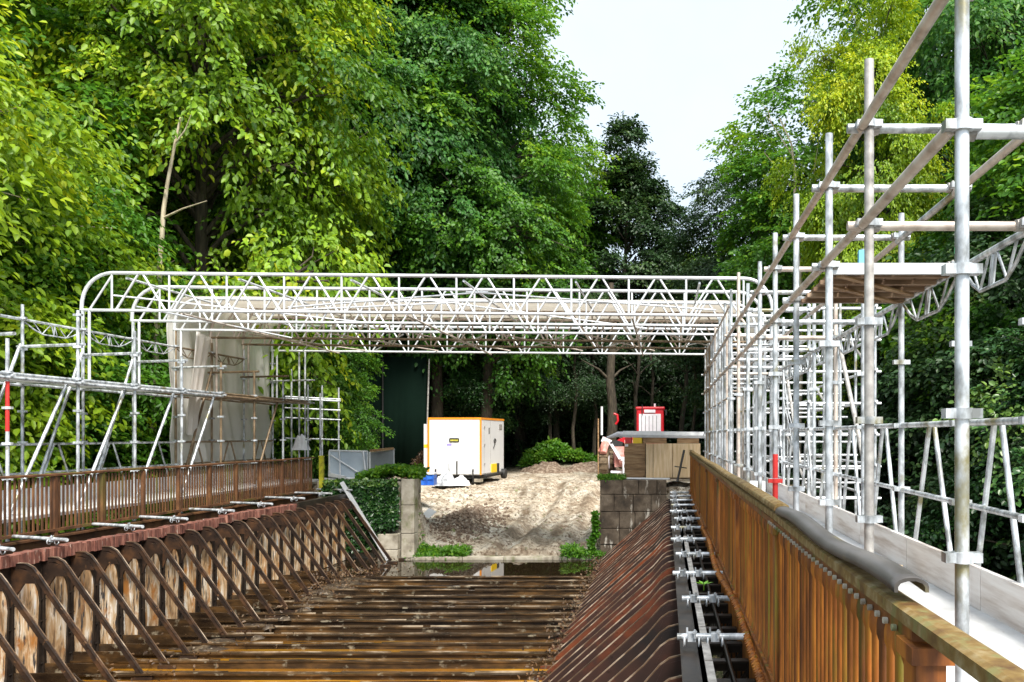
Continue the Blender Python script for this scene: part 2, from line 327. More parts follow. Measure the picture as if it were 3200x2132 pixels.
def crown(seed,R,H,nl,nsp,nlf,leaf,droop=.45,shape='round',rc=.30,longleaf=1.6,spl=.9,shell=.45):
    rng=np.random.default_rng(seed)
    d=basis(rng,(nl,)); rad=shell+(1-shell)*rng.random(nl)**.6
    c=d*rad[:,None]*np.array([R,R,H/2])*rng.uniform(.78,1.12,(nl,1))
    if shape=='cone':
        t=(c[:,2]/(H/2)+1)/2; s=np.clip(1.2-1.0*t,.16,1)**.8*(1+.25*rng.normal(size=nl)); c[:,0]*=s; c[:,1]*=s
    if shape=='egg':
        t=(c[:,2]/(H/2)+1)/2; s=1.1-.45*t; c[:,0]*=s; c[:,1]*=s
    rcl=R*rc*rng.uniform(.55,1.25,nl)
    if shape=='cone': rcl*=np.clip(1.25-.8*t,.3,1)
    out=norm(c*np.array([1,1,.4]))
    ctint=rng.normal(0,.12,nl)+ .10*c[:,2]/(H/2)
    sd=norm(basis(rng,(nl,nsp))+out[:,None,:]*.45+np.array([0,0,.25]))
    s0=c[:,None,:]+sd*(rcl[:,None]*rng.uniform(.45,1.0,(nl,nsp)))[...,None]*np.array([1,1,.7])
    sdir=norm(sd*np.array([1,1,.3])*.8+out[:,None,:]*.4+basis(rng,(nl,nsp))*.5+np.array([0,0,-droop]))
    stint=rng.normal(0,.10,(nl,nsp))
    t=np.linspace(0,1,nlf)[None,None,:,None]
    L=(spl*rng.uniform(.5,1.25,(nl,nsp)))[...,None,None]
    side=norm(np.cross(sdir,np.array([0,0,1.])))[:,:,None,:]
    sgn=np.where(np.arange(nlf)%2==0,1,-1)[None,None,:,None]
    p=s0[:,:,None,:]+sdir[:,:,None,:]*L*t+np.array([0,0,-1.])*(L*t*t*droop*.45)
    wd=rng.uniform(.02,.30,(nl,nsp,nlf,1))*L*(1-.4*t)
    p=p+side*sgn*wd+rng.normal(0,.04,(nl,nsp,nlf,3))
    a=sdir[:,:,None,:]*.8+side*sgn*.8+rng.normal(0,.35,(nl,nsp,nlf,3))+np.array([0,0,-droop*.5])
    n=np.array([0,0,1.])*.9+out[:,None,None,:]*.45+rng.normal(0,.45,(nl,nsp,nlf,3))
    tint=.42+ctint[:,None,None]+stint[:,:,None]+rng.normal(0,.11,(nl,nsp,nlf))
    N=nl*nsp*nlf
    l=leaf*rng.uniform(.65,1.35,N); w=l/longleaf*rng.uniform(.8,1.2,N)
    v,q,ti=leaves(rng,p.reshape(N,3),a.reshape(N,3),n.reshape(N,3),l,w,np.clip(tint.reshape(N),0,1))
    return v,q,ti,c,rcl
def tree_meshes(name,seed,R,H,trunkh,mat,bark=BARK,tr=.28,**k):
    v,q,ti,c,rcl=crown(seed,R,H,**k)
    zc=trunkh+H*.5*.92
    v=v+np.array([0,0,zc]); me=npmesh(name+'_crown',v,q,ti); me.materials.append(mat)
    rng=random.Random(seed); mb=MB()
    top=zc+H*.30
    pts=[];rs=[]
    for i in range(9):
        t=i/8; pts.append((.25*math.sin(t*3+seed),.25*math.cos(t*2.3+seed)-.25,t*top)); rs.append(tr*(1-.82*t)*(1.35 if i==0 else 1))
    mb.path(pts,tr,8,rs)
    for i in range(len(c)):
        e=Vector(c[i])+Vector((0,0,zc)); t0=max(.12,min(.95,(e.z-.35*(abs(e.x)+abs(e.y)))/top)); k0=t0*8; a0=int(k0); a0=min(a0,7)
        s=Vector(pts[a0]).lerp(Vector(pts[a0+1]),k0-a0); mid=s.lerp(e,.5)+Vector((rng.uniform(-.3,.3),rng.uniform(-.3,.3),rng.uniform(.1,.6)))
        r0=tr*(1-.8*t0)*.42
        q1=[s,s.lerp(mid,.6)+Vector((0,0,.1)),mid,mid.lerp(e,.6),e]; mb.path(q1,r0,5,[r0,r0*.8,r0*.6,r0*.4,r0*.15],cap=False)
        for _ in range(3):
            w_=e+Vector((rng.gauss(0,1),rng.gauss(0,1),rng.gauss(0,.6)))*float(rcl[i])*.6
            mb.path([mid.lerp(e,.5),e.lerp(w_,.5),w_],.02,4,[r0*.35,r0*.22,.008],cap=False)
    mt=mb.mesh(name+'_trunk'); mt.materials.append(bark)
    return me,mt
PROTO={
 'broad':tree_meshes('broad',1,4.2,15,5,LF_MID,nl=100,nsp=38,nlf=26,leaf=.145,spl=.95,longleaf=1.4),
 'blue':tree_meshes('blue',2,4.2,15,5,LF_BLUE,nl=95,nsp=38,nlf=26,leaf=.155,droop=.7,longleaf=1.8,spl=1.2),
 'yellow':tree_meshes('yellow',3,4.0,13,4,LF_YEL,nl=95,nsp=40,nlf=26,leaf=.135,droop=.5,longleaf=1.5,spl=1.0),
 'dark':tree_meshes('dark',4,3.9,15,4,LF_DARK,nl=95,nsp=34,nlf=20,leaf=.18,shape='cone',rc=.30,spl=.9),
 'near':tree_meshes('near',5,3.4,10,4,LF_YEL,bark=BARKP,tr=.12,nl=80,nsp=40,nlf=24,leaf=.13,droop=.6,longleaf=1.9,spl=1.1),
 'bush':tree_meshes('bush',6,2.0,3.2,.1,LF_MID,tr=.07,nl=26,nsp=26,nlf=16,leaf=.15,rc=.36,spl=.6,shell=.35),
 'green':tree_meshes('green',8,4.4,16,4,LF_MID,nl=95,nsp=34,nlf=22,leaf=.14,droop=.35,longleaf=1.35,spl=.85,shape='egg'),
}
def tree(kind,x,y,zc_or_base,scale,label,rz=0,sz=None,name=None,cat='tree',mat=None):
    cm,tm=PROTO[kind]
    t=empty(name or 'broadleaf_tree',(x,y,zc_or_base),rz,label=label,cat=cat)
    sz=sz or scale
    for nm,me in (('trunk',tm),('crown',cm)):
        if mat and nm=='crown':
            key=me.name+mat.name
            if key not in bpy.data.meshes:
                me=me.copy(); me.name=key; me.materials[0]=mat
            else: me=bpy.data.meshes[key]
        o=bpy.data.objects.new(nm,me); COL.objects.link(o); o.parent=t; o.scale=(scale,scale,sz)
    return t
# left side, from the frame edge inwards
tree('near',-15.6,14.8,-7.5,1.25,'tall yellow-green tree with long drooping leaves at the left edge, nearest to the camera',.4,sz=1.35)
tree('near',-16.3,18.5,-8.0,1.1,'yellow-green drooping tree just behind the nearest one at the left edge',2.4,sz=1.15,mat=LF_FERN)
tree('green',-18.5,22,-8,1.15,'leafy mid green tree filling the far left background above the scaffold',1.1,sz=1.25)
tree('yellow',-13.6,24,-7,1.15,'olive yellow tree rising above the left end of the roof trusses',.7,sz=1.6,mat=LF_OLIVE)
tree('broad',-18,29,-4,1.3,'green tree behind the olive yellow one on the left',2.1,sz=1.35)
tree('blue',-12.9,36.8,-3,1.32,'blue-green tree with hanging sprays left of the tall crown beside the sky gap',.2,sz=1.5)
tree('green',-8.0,36,-2.2,1.06,'tall green tree whose crown bounds the sky gap on the left',2.9,sz=1.24)
tree('yellow',-10.8,36,-2,1.1,'tall bluish green tree high behind the blue-green tree',1.9,sz=1.45,mat=LF_BLUE)
tree('broad',-14,36,-3,1.3,'green tree deep in the left wood behind the trusses',.9,sz=1.35)
tree('broad',-7.8,45,-1.6,1.1,'green tree behind the tall crown left of the dark spired tree',4.1,sz=1.05)
tree('dark',-2.3,46,-1.5,1.0,'dark spired tree standing alone in the sky gap at the centre',.3,sz=1.02)
tree('blue',-3.8,52,-1.5,1.0,'small blue-green tree low behind the dark spired tree',1.3,sz=.62)
tree('green',1.2,50,-1.5,1.0,'green tree low between the dark spired tree and the right wood',2.3,sz=.68)
tree('dark',-21,33,-4,1.4,'dark tree far back at the left edge of the wood',1.5,sz=1.4)
# right side
tree('broad',6.2,29.5,-3.0,.98,'green tree with ragged edge bounding the sky gap on the right',1.2,sz=.88)
tree('green',10.0,31,-4,1.15,'tall green tree rising behind the pole tops on the right',.5,sz=1.35)
tree('blue',9.6,24,-7.5,1.0,'blue-green tree behind the upper scaffold platform',3.0,sz=1.15)
tree('yellow',5.4,21.5,-1.8,.46,'small bright yellow-green crown behind the second tall pole',2.2,sz=.82)
tree('green',12.2,23,-8,1.1,'green tree in the upper right corner behind the nearest pole',4.0,sz=1.4,mat=LF_FERN)
tree('broad',8.3,16.0,-9.5,.85,'leafy dark green tree below and behind the right hand guard rails',.6,sz=.78,mat=LF_DARK)
tree('broad',9.8,18.5,-9.5,.95,'olive green tree at the right edge behind the lattice ledger',5.0,sz=.98)
tree('green',6.6,21.0,-9.5,.80,'dark green tree behind the cluttered part of the right scaffold',2.6,sz=.72,mat=LF_DARK)
tree('broad',7.2,13.2,-9.5,.62,'low dark green crown under the right hand toe boards',1.6,sz=.62,mat=LF_IVY)
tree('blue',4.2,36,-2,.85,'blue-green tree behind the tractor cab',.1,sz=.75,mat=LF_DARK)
tree('dark',14,30,-5,1.5,'dark tree far back at the right edge of the wood',1.8,sz=1.4)
# under the roof: the wood beyond the yard
tree('broad',-11.3,25.5,-4.6,.46,'leafy green crown hanging beside the left end of the trusses below their lower chord',3.3,sz=.52)
tree('blue',-15.5,23,-7.5,.85,'green tree behind the left scaffold and its white sheet',1.1,sz=.72,mat=LF_MID)
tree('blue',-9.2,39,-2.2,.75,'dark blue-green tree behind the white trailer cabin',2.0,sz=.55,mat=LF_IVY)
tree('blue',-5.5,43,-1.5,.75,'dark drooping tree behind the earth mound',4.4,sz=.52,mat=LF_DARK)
tree('broad',-15.2,17.5,-8.5,.8,'mid green tree below the left scaffold boards',3.6,sz=.72)
tree('broad',-15.6,12.5,-9,.8,'green tree at the lower left edge behind the poles',1.7,sz=.75)
# bare trunks at the edge of the wood
def bare(x,y,r,h,lean,label,mat=BARK,name='tree_trunk'):
    mb=MB(); z=float(tz(x,y)); N=8
    pts=[(lean*(i/N)*h+.08*math.sin(i*1.7+x),.05*math.cos(i*2.1),-.2+h*i/N) for i in range(N+1)]
    mb.path(pts,r,9,[r*(1.3 if i==0 else 1-.5*i/N) for i in range(N+1)])
    for k in range(6):
        i=4+k%4; a=k*2.4+x
        p=Vector(pts[i]); mb.path([p,p+Vector((math.cos(a)*.6,math.sin(a)*.6,.5)),p+Vector((math.cos(a)*1.5,math.sin(a)*1.5,.9))],.03,5,[r*.3,r*.2,.01])
    o=obj(name,mb,mat,loc=(x,y,z),label=label,cat='tree trunk')
bare(-2.55,37.2,.27,9,.01,'thick brown trunk standing left of the red tractor')
for x,y,r,l,s in ((-4.7,41,.10,.02,'thin dark trunk right of the trailer cabin'),(-3.7,42.5,.12,-.02,'dark trunk between the mound and the thick trunk'),
    (-1.6,41,.13,.03,'dark trunk just right of the thick trunk'),(-.6,43,.11,-.03,'thin trunk behind the red cab'),(.7,40,.15,.06,'leaning dark trunk right of the red cab'),(1.3,38,.09,.02,'slim trunk next to the right scaffold legs'),(-6.0,42,.10,.0,'slim trunk above the fern bank')):
    bare(x,y,r,8,l,s)
# pale stems showing against the leaves
def stem(paths,label,base):
    mb=MB()
    for pts,r in paths: mb.path([W(*p)-Vector(base) for p in pts],r,6,[r*(1-.7*i/(len(pts)-1)) for i in range(len(pts))])
    obj('sapling_stem',mb,BARKP,loc=base,label=label,cat='sapling')
stem([([(345,1180,20.3),(360,760,20.2),(368,600,20.1),(376,480,20),(385,420,20),(402,330,19.9),(415,270,19.9)],.085),
      ([(378,500,20),(420,480,19.8),(475,462,19.6)],.03),([(402,330,19.9),(425,300,19.8),(440,262,19.7)],.025)],
     'pale slender sapling stem in front of the left trees, leaning right above the trusses',(-13.0,20.3,-9.0+.0))
stem([([(1835,1150,24),(1845,700,23.6),(1826,450,23.2),(1828,400,23.1),(1818,330,23),(1790,270,23)],.06),([(1822,360,23.1),(1790,310,22.9),(1760,265,22.8)],.02),
      ([(1815,430,23.2),(1780,380,23),(1755,350,22.9)],.018),([(1842,480,23.2),(1870,400,23),(1885,300,23)],.022),([(1800,295,23),(1812,262,23),(1818,238,23)],.012),([(1772,280,22.8),(1765,255,22.8),(1750,238,22.8)],.011)],
     'pale forked bare stem among the leaves right of the sky gap',(4.0,24,-8))
# masses nobody could count
def mass(name,seed,boxes,nper,leaf,mat,label,droop=.4,spl=.8,longleaf=1.6):
    rng=np.random.default_rng(seed); V=[];Q=[];T=[];n0=0
    for (x0,x1,y0,y1,z0,z1,k) in boxes:
        N=int(nper*k); ns=max(1,N//18)
        s=np.stack([rng.uniform(x0,x1,ns),rng.uniform(y0,y1,ns),rng.uniform(z0,z1,ns)],-1)
        s[:,2]+= vnoise(s[:,0],s[:,2],1.6,seed)*.8; s[:,1]+=vnoise(s[:,0],s[:,2]+9,1.3,seed+1)*1.6
        sd=norm(basis(rng,(ns,))+np.array([0,-.8,-droop])); side=norm(np.cross(sd,np.array([0,0,1.])))
        t=np.linspace(0,1,18)[None,:,None]; sg=np.where(np.arange(18)%2==0,1,-1)[None,:,None]
        L=rng.uniform(.5,1.2,(ns,1,1))*spl
        p=s[:,None]+sd[:,None]*t*L+side[:,None]*sg*L*.2*rng.random((ns,18,1))+np.array([0,0,-1.])*t*t*L*droop*.4
        a=sd[:,None]*.8+side[:,None]*sg*.8+rng.normal(0,.3,(ns,18,3)); n=np.array([0,-.4,.9])+rng.normal(0,.45,(ns,18,3))
        M_=ns*18; l=leaf*rng.uniform(.6,1.3,M_)
        ti=np.clip(.4+rng.normal(0,.13,(ns,1))+.35*vnoise(s[:,0],s[:,2],2.0,seed+2)[:,None]+rng.normal(0,.1,(ns,18)),0,1).reshape(-1)
        v,q,ti=leaves(rng,p.reshape(-1,3),a.reshape(-1,3),n.reshape(-1,3),l,l/longleaf,ti)
        V.append(v);Q.append(q+n0);T.append(ti);n0+=len(v)
    return obj(name,npmesh(name,np.concatenate(V),np.concatenate(Q),np.concatenate(T)),mat,kind='stuff',label=label,cat='foliage')
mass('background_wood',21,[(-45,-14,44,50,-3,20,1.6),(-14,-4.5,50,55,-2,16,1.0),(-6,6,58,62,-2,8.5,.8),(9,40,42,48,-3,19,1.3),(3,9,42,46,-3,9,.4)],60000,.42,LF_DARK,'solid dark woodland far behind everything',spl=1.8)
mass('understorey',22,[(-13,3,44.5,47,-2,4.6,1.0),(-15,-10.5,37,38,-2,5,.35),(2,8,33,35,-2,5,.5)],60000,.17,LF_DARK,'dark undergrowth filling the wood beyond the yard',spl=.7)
# right bank, rising behind the guard rails, and left bank
mass('hanging_foliage',23,[(7.0,7.8,9,22,-9,1.5,.9),(9.2,10.0,8,26,-9,5,.8),(4.6,6.5,22.5,23.5,-8,1.2,.5)],60000,.16,LF_IVY,'steep bank of dark leaves and creepers behind the right guard rails',spl=.7)
mass('bank_foliage',24,[(-17.5,-15.5,11,24,-9,2.5,1.5),(-13.5,-11.8,21.6,23,-7,1.5,.6)],70000,.115,LF_MID,'green bank of leaves behind the left scaffold',spl=.8)
# fern bank, ivy, grass tufts
def cover(name,seed,n,fn,leaf,mat,label,longleaf=1.8,nb=(0,-.5,.8),cat='plants',ln=(0,0,.3)):
    rng=np.random.default_rng(seed); p,tt=fn(rng,n)
    a=basis(rng,(n,))+np.array(ln); nn=np.array(nb)+rng.normal(0,.45,(n,3)); l=leaf*rng.uniform(.6,1.4,n)
    v,q,ti=leaves(rng,p,a,nn,l,l/longleaf,np.clip(.45+tt+rng.normal(0,.13,n),0,1))
    return obj(name,npmesh(name,v,q,ti),mat,kind='stuff',label=label,cat=cat)
def fernbank(rng,n):
    x=rng.uniform(-7.2,-3.2,n); y=rng.uniform(39.6,43,n); h=.62*np.exp(-((x+5.6)/1.5)**2)+.25*(x<-3.4)
    h=np.clip(h+.7*vnoise(x,y,.5,4),.05,2); z=tz(x,y)+h*rng.uniform(.2,1,n)**.6; return np.stack([x,y,z],-1),.4*vnoise(x,y,.5,5)+.1
cover('fern_bank',31,16000,fernbank,.17,LF_FERN,'bright green ferns and nettles on the earth mound')
def ivyf(rng,n):
    x=rng.uniform(-8.5,-6.72,n); z=-1.12-rng.uniform(0,1,n)**.9*1.75; keep=(z>-2.3)|(rng.random(n)<np.clip((-6.9-x)/1.2,0,1)); z=np.where(keep,z,-1.2-rng.random(n)*.8)
    y=20.2-.16*rng.random(n)-.12*vnoise(x,z,.4,6)-.06; return np.stack([x,y,z],-1),.35*vnoise(x,z,.35,7)-.08+np.where(z>-1.25,.35,0)
cover('ivy',32,15000,ivyf,.085,LF_IVY,'dense dark ivy covering the face of the left abutment',1.2,nb=(0,-1,.5),ln=(0,0,-.5))
def ivyt(rng,n):
    x=rng.uniform(-7.8,-6.3,n); y=rng.uniform(20.15,21.3,n); z=-1.15+.18*rng.random(n)+.16*vnoise(x,y,.4,6)+.14*np.exp(-((x+6.8)/.5)**2); return np.stack([x,y,z],-1),.15+.2*vnoise(x,y,.3,3)
cover('ivy_top',33,5000,ivyt,.085,LF_FERN,'bright green creeper spilling over the top of the left abutment',1.3)
def tuft(x0,x1,y0,y1,h):
    def f(rng,n):
        x=rng.uniform(x0,x1,n); y=rng.uniform(y0,y1,n); m=vnoise(x,y,.35,8)+.5; return np.stack([x,y,np.maximum(tz(x,y),-3.06)+h*rng.random(n)*m],-1),.1*m
    return f
cover('grass',34,2600,tuft(-6.5,-5.0,20.15,20.75,.26),.09,LF_MID,'low weeds at the foot of the left gate pillar',2.6)
cover('grass',35,1500,tuft(-2.6,-1.55,20.0,20.5,.35),.09,LF_FERN,'weeds growing against the foot of the right stone abutment',2.6)
def ab(rng,n):
    x=rng.uniform(-1.72,-1.05,n); y=rng.uniform(20.2,20.9,n); return np.stack([x,y,-1.13+.1*rng.random(n)],-1),np.full(n,.1)
cover('grass',36,900,ab,.07,LF_FERN,'tuft of grass on top of the right stone abutment',2.6)
def vine(rng,n):
    z=-1.95-1.1*rng.random(n); return np.stack([-1.70-.12*rng.random(n)-.1*(z<-2.6),20.2-.1*rng.random(n),z],-1),np.full(n,.0)
cover('creeper',37,900,vine,.08,LF_FERN,'creeper climbing the near edge of the right abutment',1.3)
def brush(rng,n):
    x=rng.normal(-9.15,.28,n); y=rng.normal(30.2,.35,n); z=-1.7+1.15*rng.random(n)*np.exp(-((x+8.9)/.6)**2); return np.stack([x,y,z],-1),.2*rng.random(n)
cover('dead_brushwood',38,2600,brush,.11,LF_BROWN,'brown withered brushwood beside the trailer cabin',2.6)

# ------------------------------------------------------------------ the iron trough
HW=-1.45; FL=-3.10; SP=.49
tr=empty('iron_trough',(-3.85,4.0,FL),label='long rusty cast iron aqueduct trough with raking braces and ribbed floor',cat='aqueduct')
TO=tr.location
def T(name,mb,mat,**k): return obj(name,shifted(mb,TO),mat,tr,**k)
ys=[20.05-SP*i for i in range(40)]           # rib positions
# left wall : back plate, arched frame per bay, panels
T('back_plate',MB().box(-8.12,-8.06,3.5,20.3,FL-.15,HW-.03),IRON)
T('back_plate',MB().box(.22,.27,-1,20.3,FL-.15,HW-.03),IRON)
def arch_frame():
    mb=MB(); w=SP; half=.218; zt=HW-.06; z0=FL+.02; za=-1.78; n=12
    outer=[];N=2*n
    pts=[]
    for i in range(N+1):
        y=-half+2*half*i/N; u=abs(y)/half
        z=za-.33*(1-math.sqrt(max(0,1-u**2.1)))*1.0-.02*u
        pts.append((y,z))
    X0=-7.965; X1=-7.935
    for i in range(N):
        (ya,z1),(yb,z2)=pts[i],pts[i+1]
        mb.add([(X1,ya,z1),(X1,yb,z2),(X1,yb,zt),(X1,ya,zt),(X0,ya,z1),(X0,yb,z2)],[(0,1,2,3),(0,4,5,1)])
    for s in (-1,1):
        a=s*half; b_=s*w/2; ze=pts[0][1]
        # taper of the opening towards the foot
        mb.add([(X1,a,ze),(X1,b_,ze),(X1,b_,zt),(X1,a,zt)],[(0,1,2,3) if s>0 else (3,2,1,0)])
        ai=s*half*.76
        mb.add([(X1,ai,z0),(X1,b_,z0),(X1,b_,ze),(X1,a,ze),(X0,a,ze),(X0,ai,z0)],[(0,1,2,3) if s>0 else (3,2,1,0),(0,3,4,5)])
    return mb
af=shifted(arch_frame(),(0,0,FL)).mesh('arch_frame'); af.materials.append(IRON)
pm=MB(); 
pm.add([(-7.97,-.23,FL),(-7.97,.23,FL),(-7.97,.23,-1.72),(-7.97,-.23,-1.72)],[(0,1,2,3)]); pmm=shifted(pm,(0,0,FL)).mesh('panel'); pmm.materials.append(PANEL)
def thick(o,t): m_=o.modifiers.new('s','SOLIDIFY'); m_.thickness=t; m_.offset=0; return o
for i,y in enumerate(ys[:26]):
    yc=y-SP/2
    thick(obj('wall_panel',pmm,None,tr,loc=(0-TO.x,yc-TO.y,0)),.02)
    obj('arch_frame',af,None,tr,loc=(0-TO.x,yc-TO.y,0))
# braces (one bar each, T section, curved ear at the top)
flanges={}
EDGE=M('edge_highlight',[(.03,.018,.010),(.14,.085,.05),(.50,.40,.30)],3.5,rough=.38,bmp=.3,bd=.003)  # pale colour painting the lit highlight along the brace edges
def brace_mb(side):
    mb=MB()
    if side<0: top=[(-7.93,-1.575),(-7.84,-1.56),(-7.75,-1.565),(-7.67,-1.61),(-7.60,-1.70),(-7.52,-1.82)]; foot=(-6.66,-3.04)
    else: top=[(.22,-1.60),(.10,-1.60),(.02,-1.62),(-.05,-1.67),(-.11,-1.74),(-.18,-1.82)]; foot=(-1.56,-3.04)
    pts=[Vector((x,0,z)) for x,z in top]; e=Vector((foot[0],0,foot[1])); s=pts[-1]
    for t in (.35,.7,1): pts.append(s.lerp(e,t))
    w=.0135 if side<0 else .011; d=.055 if side<0 else .12
    prof=[(-.011,-.002),(.011,-.002),(.011,-d),(-.011,-d)]
    mb.ribbon(prof,pts)
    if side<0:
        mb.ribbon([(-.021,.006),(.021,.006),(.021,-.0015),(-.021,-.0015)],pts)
        fl=MB().ribbon([(-.022,.012),(-.014,.012),(-.014,.0065),(-.022,.0065)],pts)  # thin added bead that carries the painted edge highlight
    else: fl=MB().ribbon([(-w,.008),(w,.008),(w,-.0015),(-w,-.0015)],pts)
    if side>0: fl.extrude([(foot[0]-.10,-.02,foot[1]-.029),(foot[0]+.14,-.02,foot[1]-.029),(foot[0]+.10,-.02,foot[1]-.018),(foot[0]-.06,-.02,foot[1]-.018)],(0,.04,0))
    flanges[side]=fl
    # ear gusset under the bend
    x0=top[0][0]; sg=1 if side<0 else -1
    mb.extrude([(x0,-.014,-1.60),(x0+sg*.24,-.014,-1.66),(x0+sg*.30,-.014,-1.80),(x0+sg*.16,-.014,-1.80),(x0+sg*.06,-.014,-1.95),(x0,-.014,-2.1)],(0,.028,0))
    # foot shoe
    mb.box(foot[0]-.10,foot[0]+.14,-.035,.035,foot[1]-.10,foot[1]-.03)
    # rivet heads on the web
    for t in (.25,.6,.9):
        p=s.lerp(e,t); mb.tube((p.x,-.018,p.z-.02),(p.x,.018,p.z-.02),.011,6)
    return mb
bl=shifted(brace_mb(-1),(0,0,FL)).mesh('brace'); bl.materials.append(BRACE)
br=shifted(brace_mb(1),(0,0,FL)).mesh('brace'); br.materials.append(BRACER)
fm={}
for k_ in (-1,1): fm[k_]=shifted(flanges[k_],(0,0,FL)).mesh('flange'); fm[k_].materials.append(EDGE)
# rib with bolts behind each left brace
rb=MB().box(-7.95,-7.905,-.012,.012,FL,HW-.08)
for k in range(5): rb.tube((-7.925,-.04,FL+.2+k*.27),(-7.925,.04,FL+.2+k*.27),.009,6)
rbm=shifted(rb,(0,0,FL)).mesh('wall_rib'); rbm.materials.append(IRON)
rng=random.Random(3)
for i,y in enumerate(ys):
    if y>6: 
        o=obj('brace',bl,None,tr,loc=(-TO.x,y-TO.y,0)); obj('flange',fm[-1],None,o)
        if y>8.0: obj('wall_rib',rbm,None,tr,loc=(-TO.x,y-TO.y,0))
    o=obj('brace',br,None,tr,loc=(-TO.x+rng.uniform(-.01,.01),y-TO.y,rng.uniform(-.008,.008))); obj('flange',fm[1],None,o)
# floor beams
def beam_mb(seed):
    r=random.Random(seed); mb=MB(); xs=[-8.05+8.25*i/14 for i in range(15)]; w=r.uniform(.018,.05)
    z=[-3.035+r.uniform(-.012,.012) for _ in xs]
    y=[r.uniform(-.006,.006) for _ in xs]
    for a in range(14):
        p=Vector((xs[a],y[a],z[a])); q=Vector((xs[a+1],y[a+1],z[a+1]))
        mb.bar(p,q,w*2,.022)
        mb.bar(p-Vector((0,0,.10)),q-Vector((0,0,.10)),.022,.18)
    # upstand with knee near each wall
    for sx,x in ((1,-7.9),(-1,.12)):
        mb.extrude([(x,-.010,-3.05),(x+sx*.95,-.010,-3.05),(x+sx*.80,-.010,-2.98),(x+sx*.72,-.010,-2.90),(x,-.010,-2.90)],(0,.02,0))
    return shifted(mb,(0,0,FL))
bms=[]; lips=[]
LIP=M('lip_highlight',[(.02,.014,.009),(.10,.065,.035),(.40,.32,.23)],1.6,rough=.28,bmp=.3,bd=.003,stretch=(1,3,3),pos=[.38,.52,.64])  # pale colour for the painted highlight on the floor beam edges
for k in range(3):  # broken strips added along the beams to imitate light-catching top edges
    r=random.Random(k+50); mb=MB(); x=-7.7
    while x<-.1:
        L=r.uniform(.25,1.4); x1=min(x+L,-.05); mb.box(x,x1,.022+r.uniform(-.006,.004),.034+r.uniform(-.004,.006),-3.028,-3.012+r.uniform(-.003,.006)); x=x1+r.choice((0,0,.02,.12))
    me=shifted(mb,(0,0,FL)).mesh('highlight_strip'); me.materials.append(LIP); lips.append(me)
for k in range(4):
    me=beam_mb(k).mesh('floor_beam'); me.materials.append(BEAM); bms.append(me)
for i,y in enumerate([q for q in ys if 6<q<17.3]): o=obj('floor_beam',bms[i%4],None,tr,loc=(-TO.x,y-TO.y,rng.uniform(-.015,.015))); obj('highlight_strip',lips[i%3],None,o)
# wall top : flange, brick/limewash coping on the left, strip on the right
T('top_flange',MB().box(-8.10,-7.90,3.5,20.3,HW-.055,HW-.03),IRON)
T('top_flange',MB().box(.10,.30,-1,20.3,HW-.05,HW-.03),IRON)
r=random.Random(5); y=6.0
while y<17.1:
    L=r.uniform(1.0,1.7); y1=min(y+L,17.2); mb=MB(); dz=r.uniform(-.03,.01); k=y
    while k<y1-.03:
        k2=min(k+.075,y1-.02); mb.box(-8.02+r.uniform(-.006,.006),-7.865+r.uniform(-.012,.008),k+.004,k2-.002,HW-.135+dz+r.uniform(-.015,.012),HW+.005+dz+r.uniform(-.01,.010)); k=k2
    T('coping_block',mb,BRICK); y=y1+r.uniform(0,.04)
T('edge_girder',MB().box(-8.0,-7.86,17.2,20.3,HW-.2,HW+.0),IRON)
# outriggers carrying the railings (right gap and left gap)
def outr(x0,x1):
    mb=MB(); mb.box(x0,x1,-.045,.045,HW-.10,HW-.08); mb.box(x0,x1,-.010,.010,HW-.42,HW-.10)
    s=1 if x1>x0 else -1
    return mb
def bracket(x0,x1):
    mb=MB(); a,b_=min(x0,x1),max(x0,x1)
    mb.box(a,b_,-.04,.04,HW-.20,HW-.18); mb.box(a,b_,-.009,.009,HW-.26,HW-.20)
    mb.bar((x0,0,HW-.75),(x1,0,HW-.22),.03,.03,up=(0,1,0)); mb.bar((x0,0,HW-.8),(x1,0,HW-.8),.02,.03)
    mb.box(x1-.03,x1+.03,-.03,.03,HW-1.1,HW-.18)
    return shifted(mb,(0,0,FL))
bR=bracket(.28,.62).mesh('bracket'); bR.materials.append(IRON); bL=bracket(-8.15,-8.78).mesh('bracket'); bL.materials.append(IRON)
for i,y in enumerate(ys):
    obj('bracket',bR,None,tr,loc=(-TO.x,y-TO.y,0))
    if y>8.5: obj('bracket',bL,None,tr,loc=(-TO.x,y-TO.y,0))
# outer girder webs under the railings
T('outer_girder',MB().box(.60,.66,-1,20.3,HW-.75,HW+.03).box(.56,.72,-1,20.3,HW+.03,HW+.055),RUST)
T('outer_girder',MB().box(-8.84,-8.78,3.5,20.3,HW-.30,HW-.02).box(-8.9,-8.72,3.5,20.3,HW-.02,HW+.01),RUSTL)
T('tie_rod',MB().path([(.45,y,HW-.16+.012*math.sin(y*3)) for y in np.arange(0,20,.8)],.018,6),IRON)
# knuckled iron chain lying along the foot of the right railing
mb=MB(); k=3.0; r=random.Random(9)
while k<12:
    x=.535+.02*math.sin(k*1.3); z=HW+.075+.015*math.sin(k*2.1)
    mb.path([(x-.012,k,z),(x+.014,k+.03,z+.018),(x-.002,k+.06,z)],.014+r.random()*.006,5); k+=.055
obj('iron_chain',shifted(mb,(.53,3,HW)),RUST,loc=(.53,3,HW),label='knuckled rusty strip running along the foot of the right railing',cat='metal strip')

